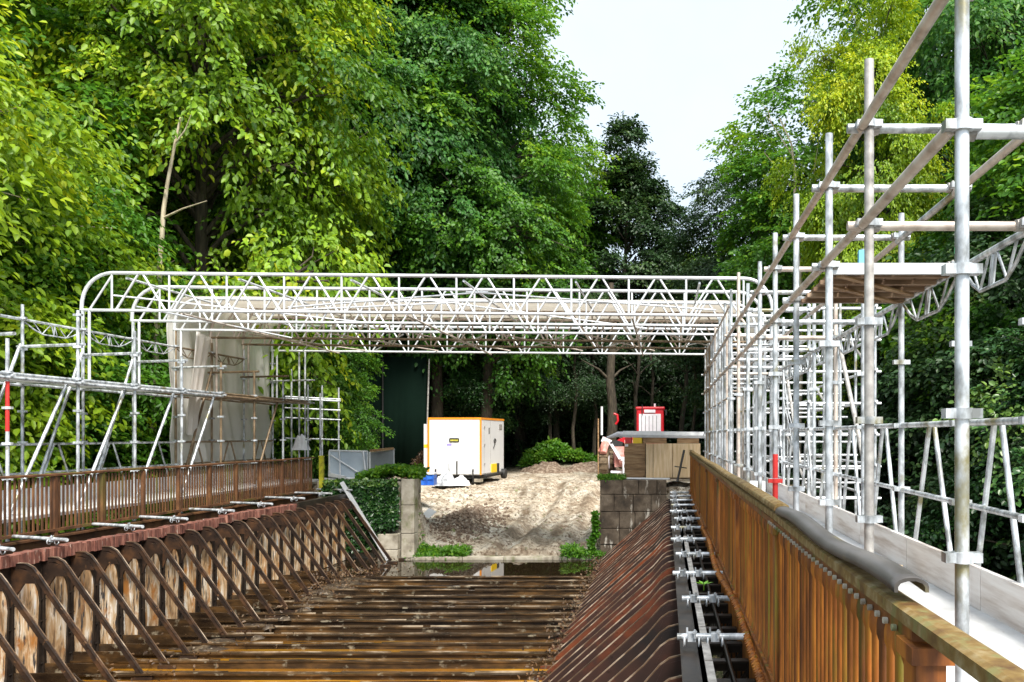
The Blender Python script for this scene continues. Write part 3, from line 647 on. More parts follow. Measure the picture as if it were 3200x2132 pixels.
# sediment and water in the trough
gx=np.linspace(-8.0,.2,120); gy=np.arange(5,20.35,.07); A,B=np.meshgrid(gx,gy)
bay=np.floor((20.05-B)/SP); bo=((np.sin(bay*12.9898)*43758.5453)%1)
Z=-3.172+.075*(bo-.42)+.05*vnoise(A,B,.6,3)+.04*vnoise(A,B,.18,4)+.03*vnoise(A,B,.08,5)
Z=Z+.09*np.exp(-((A+6.7)/.35)**2)*(.5+vnoise(A,B,.5,8))+.12*np.exp(-((A+1.45)/.35)**2)*(.7+vnoise(A,B,.5,9))
Z=Z+.16*np.exp(-((A+6.5)/.5)**2-((B-16.4)/1.3)**2)
Z=Z-.16*sstep(17.15,17.4,B)*np.exp(-((A+4.0)/2.9)**6)-.12*(1-sstep(10.6,11.2,B))-.10*np.exp(-((B-12.45)/.24)**2)-.10*np.exp(-((B-13.9)/.24)**2)*sstep(-6,-5.5,A)
nxx,nyy=len(gx),len(gy); ii=(np.arange(nyy-1)[:,None]*nxx+np.arange(nxx-1)[None,:]).reshape(-1)
MUDT=M('trough_sediment',[(.015,.009,.005),(.045,.028,.014),(.13,.095,.055)],7,rough=.6,bmp=.7,bd=.02,rand=False,pos=[.35,.52,.7],over=((.30,.25,.19),16,(1,1,1),(.62,.68)))
obj('sediment',npmesh('sediment',np.stack([A,B,Z],-1).reshape(-1,3),np.stack([ii,ii+1,ii+nxx+1,ii+nxx],-1),smooth=True),MUDT,kind='stuff',label='dark silt and rubble between the floor beams of the trough',cat='silt')
m,nt,b=newmat('rusty_water'); c,f,v=noise_col(nt,[(.03,.012,.002),(.26,.105,.007),(.55,.28,.014)],.9,rand=False,stretch=(.5,2,1))
geo=nt.nodes.new('ShaderNodeNewGeometry'); sep=nt.nodes.new('ShaderNodeSeparateXYZ'); nt.links.new(geo.outputs['Position'],sep.inputs[0])
c=mix(nt,mrange(nt,sep.outputs['Y'],10.2,13.5),c,(.018,.012,.006))
nt.links.new(c,b.inputs['Base Color']); b.inputs['Roughness'].default_value=.02; b.inputs['IOR'].default_value=1.7
c,f,v=noise_col(nt,[(0,0,0),(1,1,1)],2,rand=False,stretch=(1,1,1)); bump(nt,b,f,.02,.01); WATER=m
obj('water',MB().box(-8.0,.2,5,20.6,-3.6,-3.115),WATER,kind='structure')
# dead leaves and dry ferns among the left braces, litter at the right feet
def lit(rng,n):
    x=np.concatenate([rng.normal(-6.7,.45,n//2),rng.normal(-1.5,.16,n-n//2)]); y=rng.uniform(9,20,n); y[:n//4]=rng.normal(16.2,.9,n//4); x[:n//4]=rng.normal(-6.7,.35,n//4)
    z=-3.03+.05*rng.random(n); z[:n//4]+=.28*rng.random(n//4)*np.exp(-((y[:n//4]-16.2)/.8)**2); return np.stack([x,y,z],-1),rng.random(n)*.5
cover('leaf_litter',41,1900,lit,.05,LF_BROWN,'brown dead leaves and dry fern along the feet of the braces',1.6,cat='litter')
r=random.Random(12)
for i,(px,py) in enumerate(((700,1400),(745,1362),(620,1440),(655,1422),(770,1330),(590,1465),(830,1310))):
    Y=3.0*F/(py-VY); c0=W(px,py,Y); mb=MB(); n=9
    ring=[(math.cos(2*math.pi*k/n)*r.uniform(.06,.17),math.sin(2*math.pi*k/n)*r.uniform(.05,.12)) for k in range(n)]
    mb.add([(x,y,r.uniform(.0,.03)) for x,y in ring]+[(x*.6,y*.6,r.uniform(.04,.075)) for x,y in ring]+[(0,0,.07)],[(k,(k+1)%n,n+(k+1)%n,n+k) for k in range(n)]+[(n+k,n+(k+1)%n,2*n) for k in range(n)])
    nm=['nearest to the wide open bays','beside the dry ferns','low at the front of the row','between two brace feet','closest to the far end','lowest of all, by the wet orange water','under the leaning white plank'][i]
    obj('iron_flake',mb,MUDT,loc=(c0.x,c0.y,-3.04),label='broken dirty lump at the left brace feet, '+nm,cat='rubble')

# ------------------------------------------------------------------ railings
def railing(name,X,y0,y1,zt,zb,step,mat,tmat,label,near_first=True,posts=None,round_=False,top_to=None):
    o=empty(name,(X,(y0+y1)/2,zb),label=label,cat='railing'); O=o.location
    def P(n,mb,m_,**k): return obj(n,shifted(mb,O),m_,o,**k)
    ta=top_to if top_to is not None else y0
    if round_:
        pts=[(X,y,zt-.02+.006*math.sin(y*1.7)) for y in np.arange(ta,y1+.01,.25)]
        P('top_rail',MB().ribbon([(-.035,-.02),(-.035,.012),(-.02,.018),(.02,.018),(.035,.012),(.035,-.02)],pts),tmat)
        P('under_rail',MB().box(X-.03,X+.03,y0,y1,zt-.075,zt-.042),mat)
    else:
        P('top_rail',MB().ribbon([(-.04,-.015),(-.04,.012),(-.015,.022),(.015,.022),(.04,.012),(.04,-.015)],[(X,y,zt-.02+.005*math.sin(y*2)) for y in np.arange(y0,y1+.01,.5)]),mat)
    P('bottom_rail',MB().box(X-.035,X+.035,y0,y1,zb,zb+.04),mat)
    ylist=[y0+.04+step*i for i in range(int((y1-y0-.06)/step))]
    bm_=MB()
    r0=.016 if round_ else .012
    h=zt-.05-zb-.04
    if round_:
        bm_.path([(0,0,.0),(0,0,.02),(0,0,.06),(0,0,.08),(0,0,h-.11),(0,0,h-.09),(0,0,h-.06),(0,0,h-.03),(0,0,h)],.02,8,[.021,.021,.014,.0145,.0145,.021,.021,.015,.019])
    else: bm_.box(-.010,.010,-.012,.012,0,h)
    bme=bm_.mesh('baluster'); bme.materials.append(mat)
    ylist=[y for y in ylist if not posts or min(abs(y-p) for p in posts)>step*.7]
    parts=ylist[:100]; rest=ylist[100:]
    for y in parts: obj('baluster',bme,None,o,loc=(0,y-O.y,zb+.04-O.z))
    if rest:
        rm=MB()
        for y in rest:
            if round_: rm.tube((X,y,zb+.04),(X,y,zt-.05),.02,6,cap=False)
            else: rm.box(X-.01,X+.01,y-.012,y+.012,zb+.04,zt-.05)
        P('baluster_row',rm,mat,kind='stuff')
    if posts:
        pmb=MB()
        if round_: pmb.box(-.035,.035,-.05,.05,-.02,h-.02).box(-.05,.05,-.065,.065,h-.06,h-.02).box(-.05,.05,-.065,.065,-.03,.03)
        else: pmb.box(-.03,.03,-.028,.028,-.12,h+.01)
        pme=pmb.mesh('post'); pme.materials.append(mat)
        for y in posts: obj('post',pme,None,o,loc=(0,y-O.y,zb+.04-O.z))
    return o
RX=.62
rr_=railing('iron_railing',RX,1.93,20.15,-.425,HW+.055,.08,RUST,RAILTOP,'tall orange-rusted baluster railing running from the right foreground to the far end',posts=[1.93]+[1.93+2.43*i for i in range(1,8)],round_=True,top_to=.9)
railing('iron_railing',-8.80,8.6,20.1,-.55,-1.385,.08,RUSTL,RUSTL,'reddish brown thin-barred railing along the left side of the trough',posts=[8.65+.98*i for i in range(12)])
# capping along the right railing
O=rr_.location
prof=[(.044*math.cos(a),.024*math.sin(a)) for a in [math.pi*i/8 for i in range(9)]]+[(-.044,-.014),(-.034,-.014)]+[(-.034*math.cos(a),.015*math.sin(a)) for a in [math.pi*i/5 for i in range(6)]]+[(.034,-.014),(.044,-.014)]
yy=np.arange(2.03,4.35,.06)
pts=[(RX+.012*math.sin((y-2)*3.1)*min(1,(y-2)/1),y,-.392+.013*math.sin((y-2)*4.4+.6)) for y in yy]
c_=obj('capping',shifted(MB().ribbon(prof,pts),O),CAP,rr_,label='grey curved end piece of the handrail capping')
for p in c_.data.polygons: p.use_smooth=len(p.vertices)==4
pts=[(RX+.004*math.sin(y*2),y,-.388+.004*math.sin(y*1.4)) for y in np.arange(4.33,20.1,.3)]
prof2=[(.042*math.cos(a),.022*math.sin(a)) for a in [math.pi*i/6 for i in range(7)]]+[(-.042,-.018),(.042,-.018)]
obj('capping',shifted(MB().ribbon(prof2,pts),O),RAILTOP,rr_)
# nut heads under the near rail
mb=MB(); r=random.Random(2)
for y in np.arange(2.05,4.6,.08): mb.tube((RX-.034,y,-.49),(RX-.046,y,-.49),.009,6)
obj('bolt_row',shifted(mb,O),STONEL,rr_)
# end post of left railing with yellow green growth
obj('end_post',MB().box(-.05,.05,-.04,.04,-.02,.86).box(-.06,.06,-.05,.05,.84,.88),M('lichened_iron',[(.12,.10,.02),(.45,.42,.02),(.6,.58,.05)],6,rough=.8),loc=(-8.66,20.25,-1.4),label='yellow-lichened end post of the left railing',cat='post')

# ------------------------------------------------------------------ scaffolding
R_=.0242
def collar_me():
    mb=MB(); n=14; r0=.026; r1=.058
    mb.tube((0,0,-.019),(0,0,.019),.038,12)
    mb.box(-.064,.064,-.024,.024,-.017,.017)
    me=mb.mesh('collar'); return me
COLL=collar_me(); COLL.materials.append(GALV)
COLR=collar_me(); COLR.name='red_collar'; COLR.materials.append(REDP)
clamp=MB().tube((-.022,0,0),(.022,0,0),.031,12).box(-.016,.016,-.045,.045,-.022,.022).tube((.0,-.04,.028),(.0,.04,.028),.006,6).box(-.010,.010,.03,.045,.018,.038)
CLM=clamp.mesh('clamp'); CLM.materials.append(GALVD)
def std(parent,x,y,z0,z1,mat,cols,red=None,nseg=12):
    O=parent.location
    mb=MB().tube((0,0,z0),(0,0,z1),R_,nseg)
    mb.v=[(a,b_,c_-z0) for a,b_,c_ in mb.v]
    o=obj('standard',mb,mat,parent,loc=(x-O.x,y-O.y,z0-O.z))
    for c_ in cols:
        if z0+.05<c_<z1-.02: obj('collar',COLL,None,o,loc=(0,0,c_-z0))
    if red:
        obj('painted_section',shifted(MB().tube((0,0,red[0]),(0,0,red[1]),R_+.0015,nseg),(0,0,z0)),REDP,o)
        if red[2] is not None: obj('collar',COLR,None,o,loc=(0,0,red[2]-z0+.0)).scale=(1.03,1.03,1.1)
    return o
def led(parent,p0,p1,mat,name='ledger',r=R_,n=10,clamps=False):
    O=parent.location; p0=Vector(p0);p1=Vector(p1)
    o=obj(name,shifted(MB().tube(p0,p1,r,n),p0),mat,parent,loc=p0-O)
    return o
def guard(parent,X,ya,yb,zt,zm,zb,mat):
    ym=(ya+yb)/2; mb=MB(); d=.035
    mb.tube((X,ya+.02,zt),(X,yb-.02,zt),.021,8); mb.tube((X,ya+.02,zm),(X,yb-.02,zm),.019,8)
    for s in (-1,1):
        y1=ym+s*(yb-ya)*.36; z_=zb
        k=(zt-zm)/(zt-zb)
        mb.path([(X+.03,ym+s*.05,zt),(X+.03,ym+s*.05+(y1-ym-s*.05)*k,zm),(X+.03,y1,zb)],.018,8)
    O=parent.location; o=Vector((X,ym,zb)); obj('guard_frame',shifted(mb,o),mat,parent,loc=o-O)
def lattice(parent,X,ya,yb,z,mat,sag=.17,k=.8):
    mb=MB(); mb.tube((X,ya,z),(X,yb,z),.022,8)
    L=yb-ya; c=(ya+yb)/2; pts=[]
    for t in (0,.16,.30,.7,.84,1): 
        dz={0:0.02,.16:.65,.30:1,.7:1,.84:.65,1:.02}[t]; pts.append((X,ya+.04+t*(L-.08),z-.03-sag*dz))
    mb.path(pts,.012,6)
    for t0,t1 in ((.30,.16),(.30,.45),(.5,.45),(.5,.5),(.55,.5),(.7,.55),(.7,.84)):
        mb.tube((X,ya+L*t0,z-.03-sag*(1 if .3<=t0<=.7 else .65)),(X,ya+L*t1,z),.009,5,cap=False)
    O=parent.location; o=Vector((X,c,z)); obj('lattice_ledger',shifted(mb,o),mat,parent,loc=o-O)
# --- right
SR=empty('scaffold',(1.45,8,-1.05),label='tall tube scaffold with boarded walkway along the right of the trough',cat='scaffold')
XI,XO=1.03,1.86
YR=[2.80,4.08,5.08,6.36,7.58,8.82,10.1,11.4,12.7,14.0,15.4,16.8,18.2,19.6,21.0]
cz=[.075+.5*k for k in range(-3,4)]
r=random.Random(4)
for i,y in enumerate(YR):
    top=3.2 if i==0 else (1.9 if i<7 else 2.3)
    lo=-1.55
    mat=[GALV,GALVD,GALV,GALV,GALV,GALV,GALV,TAN,GALV,GALV,GALV,TAN,GALV,GALV,GALV][i]
    std(SR,XI,y,lo,top-(.0 if i<7 else .0),mat,cz,red=(-.75,-.18,-.43) if i==4 else None,nseg=16 if i<4 else 10)
    std(SR,XO+(.0),y,-2.2,(1.75 if i!=1 else 1.72),TAN if i==2 or i==5 else GALV,[c-.0 for c in cz],nseg=10)
for z,m1 in ((1.57,TAN),(1.07,TAN)):
    for i in range(0,len(YR)-1): 
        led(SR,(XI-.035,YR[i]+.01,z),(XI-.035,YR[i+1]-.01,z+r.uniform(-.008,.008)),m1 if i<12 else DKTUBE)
# outer ledgers
for i in range(len(YR)-1):
    led(SR,(XO-.03,YR[i],1.53),(XO-.03,YR[i+1],1.53),TAN if i%2 else GALV)
    if i<11: lattice(SR,XO,YR[i]+.02,YR[i+1]-.02,1.05,GALV)
    if i<9: guard(SR,XO,YR[i],YR[i+1],.075,-.43,-1.02,GALV)
    else:
        led(SR,(XO,YR[i],.075),(XO,YR[i+1],.075),GALV); led(SR,(XO,YR[i],-.43),(XO,YR[i+1],-.43),GALV)
# transoms
O=SR.location
for i,y in enumerate(YR):
    for z in (1.57,1.07):
        if i==3 and z==1.07: pass
        x0=XI-.10 if i else XI; m_=[GALV,GALV,GALV,TAN][(i+int(z*2))%4]
        led(SR,(x0,y+.045,z),(XO+.08 if i else 2.5,y+.045,z),m_,'transom')
        if i<6:
            obj('clamp',CLM,None,SR,loc=(XO-.05-O.x,y+.03-O.y,z-O.z)); obj('clamp',CLM,None,SR,loc=(XI+.04-O.x,y+.05-O.y,z-O.z))
    if i: led(SR,(.72,y,-1.13),(XO+.1,y,-1.13),GALVD,'board_bearer')
for i in (4,7): led(SR,(XO+.04,YR[i],-.4),(XO+.04,YR[i+1],1.0),GALVD,'brace')
# upper platform bay
pb=MB()
for k in range(4):
    x=XI+.06+k*.20; pb.box(x,x+.185,5.13,6.33,1.055,1.085)
obj('platform_board',shifted(pb,(1.4,5.7,1.1)),WOODU,SR,loc=Vector((1.4,5.7,1.1))-O)
pb=MB()
for k in range(5): pb.box(XI+.02,XO-.02,5.22+k*.25,5.27+k*.25,1.025,1.053)
obj('platform_batten',shifted(pb,(1.4,5.7,1.1)),WOODU,SR,loc=Vector((1.4,5.7,1.1))-O)
obj('platform_edge',shifted(MB().box(XI+.0,XO+.02,5.10,5.13,1.02,1.09),(1.4,5.1,1.1)),ALU,SR,loc=Vector((1.4,5.1,1.1))-O)
pe=MB()
for k in range(2): pe.bar((XI+.08,5.15+k*.35,1.018),(XO-.08,5.85+k*.35,1.018),.05,.012)
obj('platform_stay',shifted(pe,(1.4,5.7,1.1)),WOODB,SR,loc=Vector((1.4,5.7,1.1))-O)
# deck
ybs=[1.2,3.20,4.57,5.97,7.4,8.85,10.3,11.8,13.3,14.9,16.5,18.1,19.7,21.3]
for i in range(len(ybs)-1):
    a,b_=ybs[i],ybs[i+1]
    dk=obj('deck_board',shifted(MB().box(.74,1.80,a+.006,b_-.006,-1.045,-1.0),(1.3,a,-1)),DECK,SR,loc=Vector((1.3,a,-1+(.004 if i%2 else 0)))-O)
    tb=obj('toe_board',shifted(MB().box(XO-.075,XO-.042,a+.004,b_-.004,-.998,-.76),(1.8,a,-1)),TOE,SR,loc=Vector((1.8,a,-1))-O)
# dense access tower on the outer side and extra ledgers under the roof
ST=empty('access_tower',(2.6,16,-1.5),label='dense white cage of tubes standing outside the right scaffold beside the roof',cat='scaffold tower')
Ot=ST.location
for i,y in enumerate((12.7,14.0,15.4,16.8,18.2)):
    for x in (2.25,2.75,3.3): 
        led(ST,(x,y,-2.5),(x,y,2.25 if x<3 else 2.05),GALV,'standard',n=7)
for z in [-1.0+.5*k for k in range(7)]:
    for x in (2.25,3.3): led(ST,(x,12.6,z+.03),(x,18.3,z+.03),ALU,'ledger',n=6)
    for y in (12.72,15.42,18.22): led(ST,(1.9,y,z),(3.4,y,z),ALU,'transom',n=6)
for k in range(3): led(ST,(2.3+.5*k,12.75,-1+k),(2.3+.5*k,15.3,0+k),GALVD,'brace',n=6)
for k in range(10): led(ST,(2.28,12.9+.25*k,-1.0+.22*k),(3.25,12.9+.25*k,-1.0+.22*k),ALU,'stair_tread',r=.02,n=5)
SE=empty('scaffold_screen',(1.0,16,-1.4),label='close grid of upright tubes under the right end of the roof',cat='scaffold screen')
for i in range(14):
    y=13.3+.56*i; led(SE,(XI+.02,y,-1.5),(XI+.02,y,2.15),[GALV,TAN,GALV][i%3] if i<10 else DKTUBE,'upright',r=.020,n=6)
for z in (.075,.60,-.43,-.95,2.05): led(SE,(XI-.02,12.8,z),(XI-.02,21.1,z),GALV if z<.3 else TAN,'rail',r=.018,n=6)
for i in range(8):
    y=13.5+.95*i; led(SE,(XO+.02,y,-1.5),(XO+.02,y,2.0),GALV,'upright',r=.020,n=6)
for z in (2.0,1.3,.6,-.2,-.7): led(SE,(XO+.03,13.0,z),(XO+.03,21.1,z),ALU,'rail',r=.018,n=6)
# hanging cable loops on the screen
mb=MB(); mb.path([W(1800,850,10.2),W(1806,905,10.2),W(1812,950,10.2),W(1822,985,10.2),W(1828,1010,10.2)],.008,6); mb.path([W(1800,858,10.2),W(1800,920,10.2),W(1815,985,10.2),W(1819,1012,10.2)],.007,6)
b0=W(1800,850,10.2); obj('cable',shifted(mb,b0),ALU,loc=b0,label='pale cable hanging in a curve beside the fifth right pole',cat='cable')

# --- left
SL=empty('scaffold',(-9.8,15,-1.15),label='tube scaffold with raised board run along the left of the trough',cat='scaffold')
XLI,XLO=-9.2,-10.35
YO=[10.25,11.6,12.95,14.3,15.65,17.0,18.35,19.75,21.2]; YI=[9.9,11.25,12.6,13.95,15.3,16.65,18.0,19.35,20.7]
czl=[-.12+.5*k for k in range(-2,5)]
for i,y in enumerate(YO):
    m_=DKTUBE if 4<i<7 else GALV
    std(SL,XLO,y,-2.2,[2.0,2.05,2.1,2.2,2.2,2.2,2.1,2.1,2.2][i],m_,czl,nseg=8)
for i,y in enumerate(YI):
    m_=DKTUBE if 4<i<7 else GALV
    std(SL,XLI,y,-1.6,[1.5,1.35,1.95,1.8,1.5,1.5,1.4,1.3,1.3][i],m_,czl,red=(.05,.75,None) if i==1 else None,nseg=8)
for i in range(8):
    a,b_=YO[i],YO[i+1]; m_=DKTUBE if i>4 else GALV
    if i<7: lattice(SL,XLO,a,b_,1.86,m_,sag=.16) if i>1 else led(SL,(XLO,a,1.86),(XLO,b_,1.86),m_)
    guard(SL,XLO,a,b_,-.15,-.62,-1.12,m_)
    led(SL,(XLO,a,.82),(XLO,b_,.80),m_)
    led(SL,(XLI,YI[i],.86),(XLI,YI[i+1],.86),m_)
    led(SL,(XLI+.03,YI[i],.80),(XLI+.03,YI[i+1],.80),m_)
    if i in (1,2,3,4,6): led(SL,(XLI-.05,YI[i]+.1,-1.1),(XLI-.05,YI[i+1]-.15,.82),m_,'brace')
    if i in (0,1,2,3,5): led(SL,(XLO+.05,YO[i]+.1,-1.1),(XLO+.05,YO[i+1]-.1,1.45),m_,'brace')
for i,y in enumerate(YO):
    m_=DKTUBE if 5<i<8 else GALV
    led(SL,(XLO-.08,y,1.42-.0),(XLI+.1,y-.35,1.42),m_,'transom'); led(SL,(XLO-.08,y,.83),(XLI+.1,y-.35,.83),m_,'transom')
Ol=SL.location
for i in range(8):
    a=YO[i]; o=obj('platform_board',shifted(MB().box(XLO+.1,XLO+.5,a+.02,a+1.33,.83,.86).box(XLO+.54,XLI-.08,a+.02,a+1.33,.83,.86),(-9.8,a,.9)),WOODU if i>3 else DECK,SL,loc=Vector((-9.8,a,.9))-Ol)
    obj('deck_board',shifted(MB().box(XLO+.06,XLI+.2,a+.005,a+1.345,-1.20,-1.155),(-9.8,a,-1.2)),DECK,SL,loc=Vector((-9.8,a,-1.2+(.004 if i%2 else 0)))-Ol)
    obj('toe_board',shifted(MB().box(XLO+.05,XLO+.085,a+.005,a+1.345,-1.153,-.86),(-9.8,a,-1.2)),DECK,SL,loc=Vector((-9.8,a,-1.2))-Ol)
# far left end bay with stub posts
SF=empty('end_bay',(-8.9,21.5,-1.2),label='small bay of tubes with short posts at the far end of the left scaffold',cat='scaffold bay')
for x,y,z1 in ((-9.7,21.3,2.2),(-9.95,21.4,1.75),(-9.5,21.2,2.25),(-9.35,21.9,1.35),(-8.98,22.1,1.3),(-9.1,21.2,1.1)): led(SF,(x,y,-1.3),(x,y,z1),GALV,'standard',n=8)
for z in (1.0,.95,.44,-.1,.7): led(SF,(-10.1,21.35,z+.02),(-8.85,21.9,z-.03),GALV,'ledger',n=6)

# ------------------------------------------------------------------ short tubes with couplers at the wall tops
def coupler(c,axis,r=.036):
    mb=MB(); c=Vector(c)
    for k in range(-1,2,2):
        pts=[c+Vector((k*.05,math.cos(t)*r,math.sin(t)*r-.03)) for t in [2*math.pi*i/9 for i in range(9)]]
        mb.path(pts+[pts[0]],.008,5)
    mb.box(c.x-.028,c.x+.028,c.y-.034,c.y+.034,c.z-.028,c.z+.028); mb.tube(c+Vector((.02,-.05,.0)),c+Vector((.02,-.05,.06)),.008,6); mb.tube(c+Vector((-.03,.05,-.02)),c+Vector((-.03,.05,.05)),.008,6)
    mb.box(c.x+.008,c.x+.034,c.y-.062,c.y-.038,c.z+.035,c.z+.05)
    return mb
ty=[5.55,6.85,8.1,9.4,10.75,12.1,13.4,14.7,16.0,17.2,18.4,19.5]
nmR=['first and nearest','second','third','fourth','fifth','sixth','seventh','eighth','ninth','tenth','eleventh','twelfth and farthest']
r=random.Random(8)
for i,y in enumerate(ty):
    z=HW+.06; t=empty('cross_tube',(.2,y,z),label=f'{nmR[i]} short silver tube with couplers lying across the gap beside the right railing',cat='scaffold tube',group='short tubes across the right hand gap')
    x0=.10+r.uniform(-.04,.04)
    obj('tube',shifted(MB().tube((x0,y,z),(.57,y,z),R_,12),(.2,y,z)),GALV,t)
    for k in range(2 if i<8 else 1): obj('coupler',shifted(coupler((x0+.10+.16*k,y,z),0),(.2,y,z)),GALV,t)
nl_=0
for i,y in enumerate([9.75,10.6,12.1,13.2,14.6,16.0,17.4,18.8,20.0]):
    z=HW+.09; t=empty('cross_tube',(-8.1,y,z),label=f'{nmR[i]} thin silver tube laid over the left wall coping under the railing',cat='scaffold tube',group='tubes lying over the left wall top')
    obj('tube',shifted(MB().tube((-8.75,y+.2,z),(-7.70,y-.25,z+.01),R_*1.0,10),(-8.1,y,z)),GALV,t)
    obj('coupler',shifted(coupler((-7.98,y-.12,z),0),(-8.1,y,z)),GALV,t)
# stay strap down the right gap
mb=MB()
for a,b_ in zip(np.arange(4.2,11,.9),np.arange(5.1,12,.9)): mb.bar((.27,a,HW+.02),(.27,b_-.03,HW+.02),.05,.012)
obj('strap',shifted(mb,(.27,4,HW)),GALVD,loc=(.27,4,HW),label='flat grey metal strap lying on the right wall top under the tubes',cat='strap')
# bright leaf sprig
mb=MB()
for k in range(6):
    a=k*1.05; mb.add([(0,0,0),(.05*math.cos(a-.4),.05*math.sin(a-.4),.02),(.09*math.cos(a),.09*math.sin(a),.03),(.05*math.cos(a+.4),.05*math.sin(a+.4),.02)],[(0,1,2,3)])
mb.tube((0,0,-.05),(0,0,.01),.004,5)
obj('seedling',mb,M('sprig_green',[(.16,.42,.02),(.24,.55,.03)],9,rough=.4,bmp=0),loc=(.36,7.62,HW+.03),label='tiny bright green seedling growing between the tubes',cat='plant')

# ------------------------------------------------------------------ roof trusses
def truss(yT,idx,mat,matb,label,web=True):
    xl,xr=-10.38,1.90; zt,zb=2.88,2.22
    tl=lambda x: -.0085*(x-xl)
    t=empty('roof_truss',(-4.2,yT,zb-.06),label=label,cat='roof truss',group='portal trusses of the temporary roof'); O=t.location
    def P(n,mb,m_): return obj(n,shifted(mb,O),m_,t)
    pts=[]
    for i in range(9):
        a=math.pi/2*i/8; pts.append((xl+.56*(1-math.cos(a)),yT,zb+(zt-zb)*(math.sin(a)**.85)+0))
    pts+= [(x,yT,zt+tl(x)) for x in (-8,-5,-2,.5)]
    for i in range(9):
        a=math.pi/2*(1-i/8); x=xr-.50*(1-math.cos(a)); pts.append((x,yT,zb+tl(x)+(zt-zb)*(max(0,math.sin(a))**.85)))
    P('top_chord',MB().path(pts,.032,8),mat)
    P('bottom_chord',MB().tube((xl-.02,yT,zb),(xr+.02,yT,zb+tl(xr)),.027,8),matb)
    x=xl+.54; k=0
    while x<xr-.3:
        zz=tl(x); P('vertical_strut',MB().tube((x,yT,zb+zz),(x,yT,zt+zz),.020,6,cap=False),mat)
        if x+1.02<xr+.3:
            xm=x+.51
            for s in (-1,1):
                xe=xm+s*.44
                if xe<xr-.02: P('diagonal_strut',MB().tube((xm+s*.03,yT,zt+zz),(xe,yT,zb+zz),.020,6,cap=False),mat)
        x+=1.02; k+=1
    P('diagonal_strut',MB().tube((xl+.14,yT,zb),(xl+.54,yT,zt-.05),.018,6,cap=False),mat)
    for x,n in ((xl+.02,'leg'),(xl+.14,'leg'),(xr-.02,'leg'),(xr-.14,'leg')):
        P(n,MB().tube((x,yT,zb+tl(x)),(x,yT,.9 if x<-5 else -1.0),.024,8),mat)
Ys=[14.3,15.65,17.0,18.35,19.75,21.2]
names=['nearest white lattice truss of the temporary roof','second white lattice truss, just behind the nearest','third lattice truss, where the roof sheeting begins','fourth lattice truss, under the sheeting','fifth lattice truss, brown in the shade of the sheeting','farthest lattice truss with the lowest white chord']
for i,y in enumerate(Ys): truss(y,i,[ALU,ALU,ALU,TAN,TAN,ALU][i],[ALU,ALU,ALU,DKTUBE,DKTUBE,ALU][i],names[i])  # fourth and fifth get browner colours, the shade of the sheeting painted in
PU=empty('roof_purlins',(-4,17,2.2),label='long thin tubes tying the roof trusses together lengthways and diagonally',cat='roof tubes')
for x in (-9.6,-7.6,-5.6,-3.6,-1.6,.6): led(PU,(x,14.33,2.80-.0085*(x+10.4)),(x,21.2,2.80-.0085*(x+10.4)),ALU,'purlin',r=.022,n=6)
for x in (-8.6,-4.6,-.6): led(PU,(x,14.3,2.17-.0085*(x+10.4)),(x,21.2,2.17-.0085*(x+10.4)),TAN,'lower_purlin',r=.02,n=6)
for (xa,ya,za,xb,yb,zb_) in ((-9.9,14.4,2.50,-6.2,17.0,2.36),(-9.6,14.6,2.33,-7.9,17,2.05),(-7.7,15.6,2.4,-4.0,15.5,2.55),(-4.6,15.5,2.6,-.4,17,2.25),(-6.8,14.5,2.3,-3.2,14.5,2.58),(-3.6,14.5,2.58,.9,14.5,2.25)):
    led(PU,(xa,ya,za),(xb,yb,zb_),ALU,'sway_brace',r=.017,n=6)
for k in range(6):
    xa=-9.5+k*1.9; led(PU,(xa,18.35,2.3),(xa+1.6,21.2,2.22),TAN,'sway_brace',r=.018,n=6); led(PU,(xa+1.6,18.4,2.3),(xa,21.1,2.22),ALU,'sway_brace',r=.016,n=6)
# sheeting
m,nt,b=newmat('white_sheeting'); b.inputs['Roughness'].default_value=.45
c,f,v=noise_col(nt,[(.86,.85,.84),(.92,.92,.91)],1.5,rand=False); nt.links.new(c,b.inputs['Base Color']); bump(nt,b,f,.25,.05)
t_=nt.nodes.new('ShaderNodeBsdfTranslucent'); t_.inputs[0].default_value=(.86,.82,.76,1); ms=nt.nodes.new('ShaderNodeMixShader'); ms.inputs[0].default_value=.5
nt.links.new(b.outputs[0],ms.inputs[1]); nt.links.new(t_.outputs[0],ms.inputs[2]); nt.links.new(ms.outputs[0],nt.nodes['Material Output'].inputs['Surface']); SHEET=m
RS=empty('roof_sheeting',(-4.2,19,2.9),label='white translucent sheeting stretched over the far half of the roof and down its left side',cat='sheeting'); Os=RS.location
def sheet(name,fn,nu,nv):
    v=[];f=[]
    for i in range(nu+1):
        for j in range(nv+1): v.append(Vector(fn(i/nu,j/nv))-Os)
    f=[(i*(nv+1)+j,(i+1)*(nv+1)+j,(i+1)*(nv+1)+j+1,i*(nv+1)+j+1) for i in range(nu) for j in range(nv)]
    mb=MB(); mb.add(v,f,True); o=obj(name,mb,SHEET,RS); thick(o,.004); return o
def roof(u,v):
    x=-10.0+11.6*u; y=17.0+2.8*v; sag=.035*math.sin(math.pi*((v*3)%1))
    return (x,y,2.935-.0085*(x+10.4)-sag+.02*math.sin(x*5+y*2)*.3)
sheet('roof_sheet',roof,60,24)
def wall_s(u,v):
    y=16.95+4.3*u; t=v
    if t<.2: a=t/.2*math.pi/2; x=-10.45+.46*(1-math.sin(a)) ; z=2.93-.62*(1-math.cos(a)); 
    else: x=-10.45; z=2.31-(t-.2)/.8*3.45
    x+= .035*math.sin(y*6+z*1.5)+.03*math.sin(y*14+z*3+math.sin(z*2)); x-=.04*math.sin(math.pi*((u*3)%1))
    return (x,y,z)
sheet('side_sheet',wall_s,90,40)
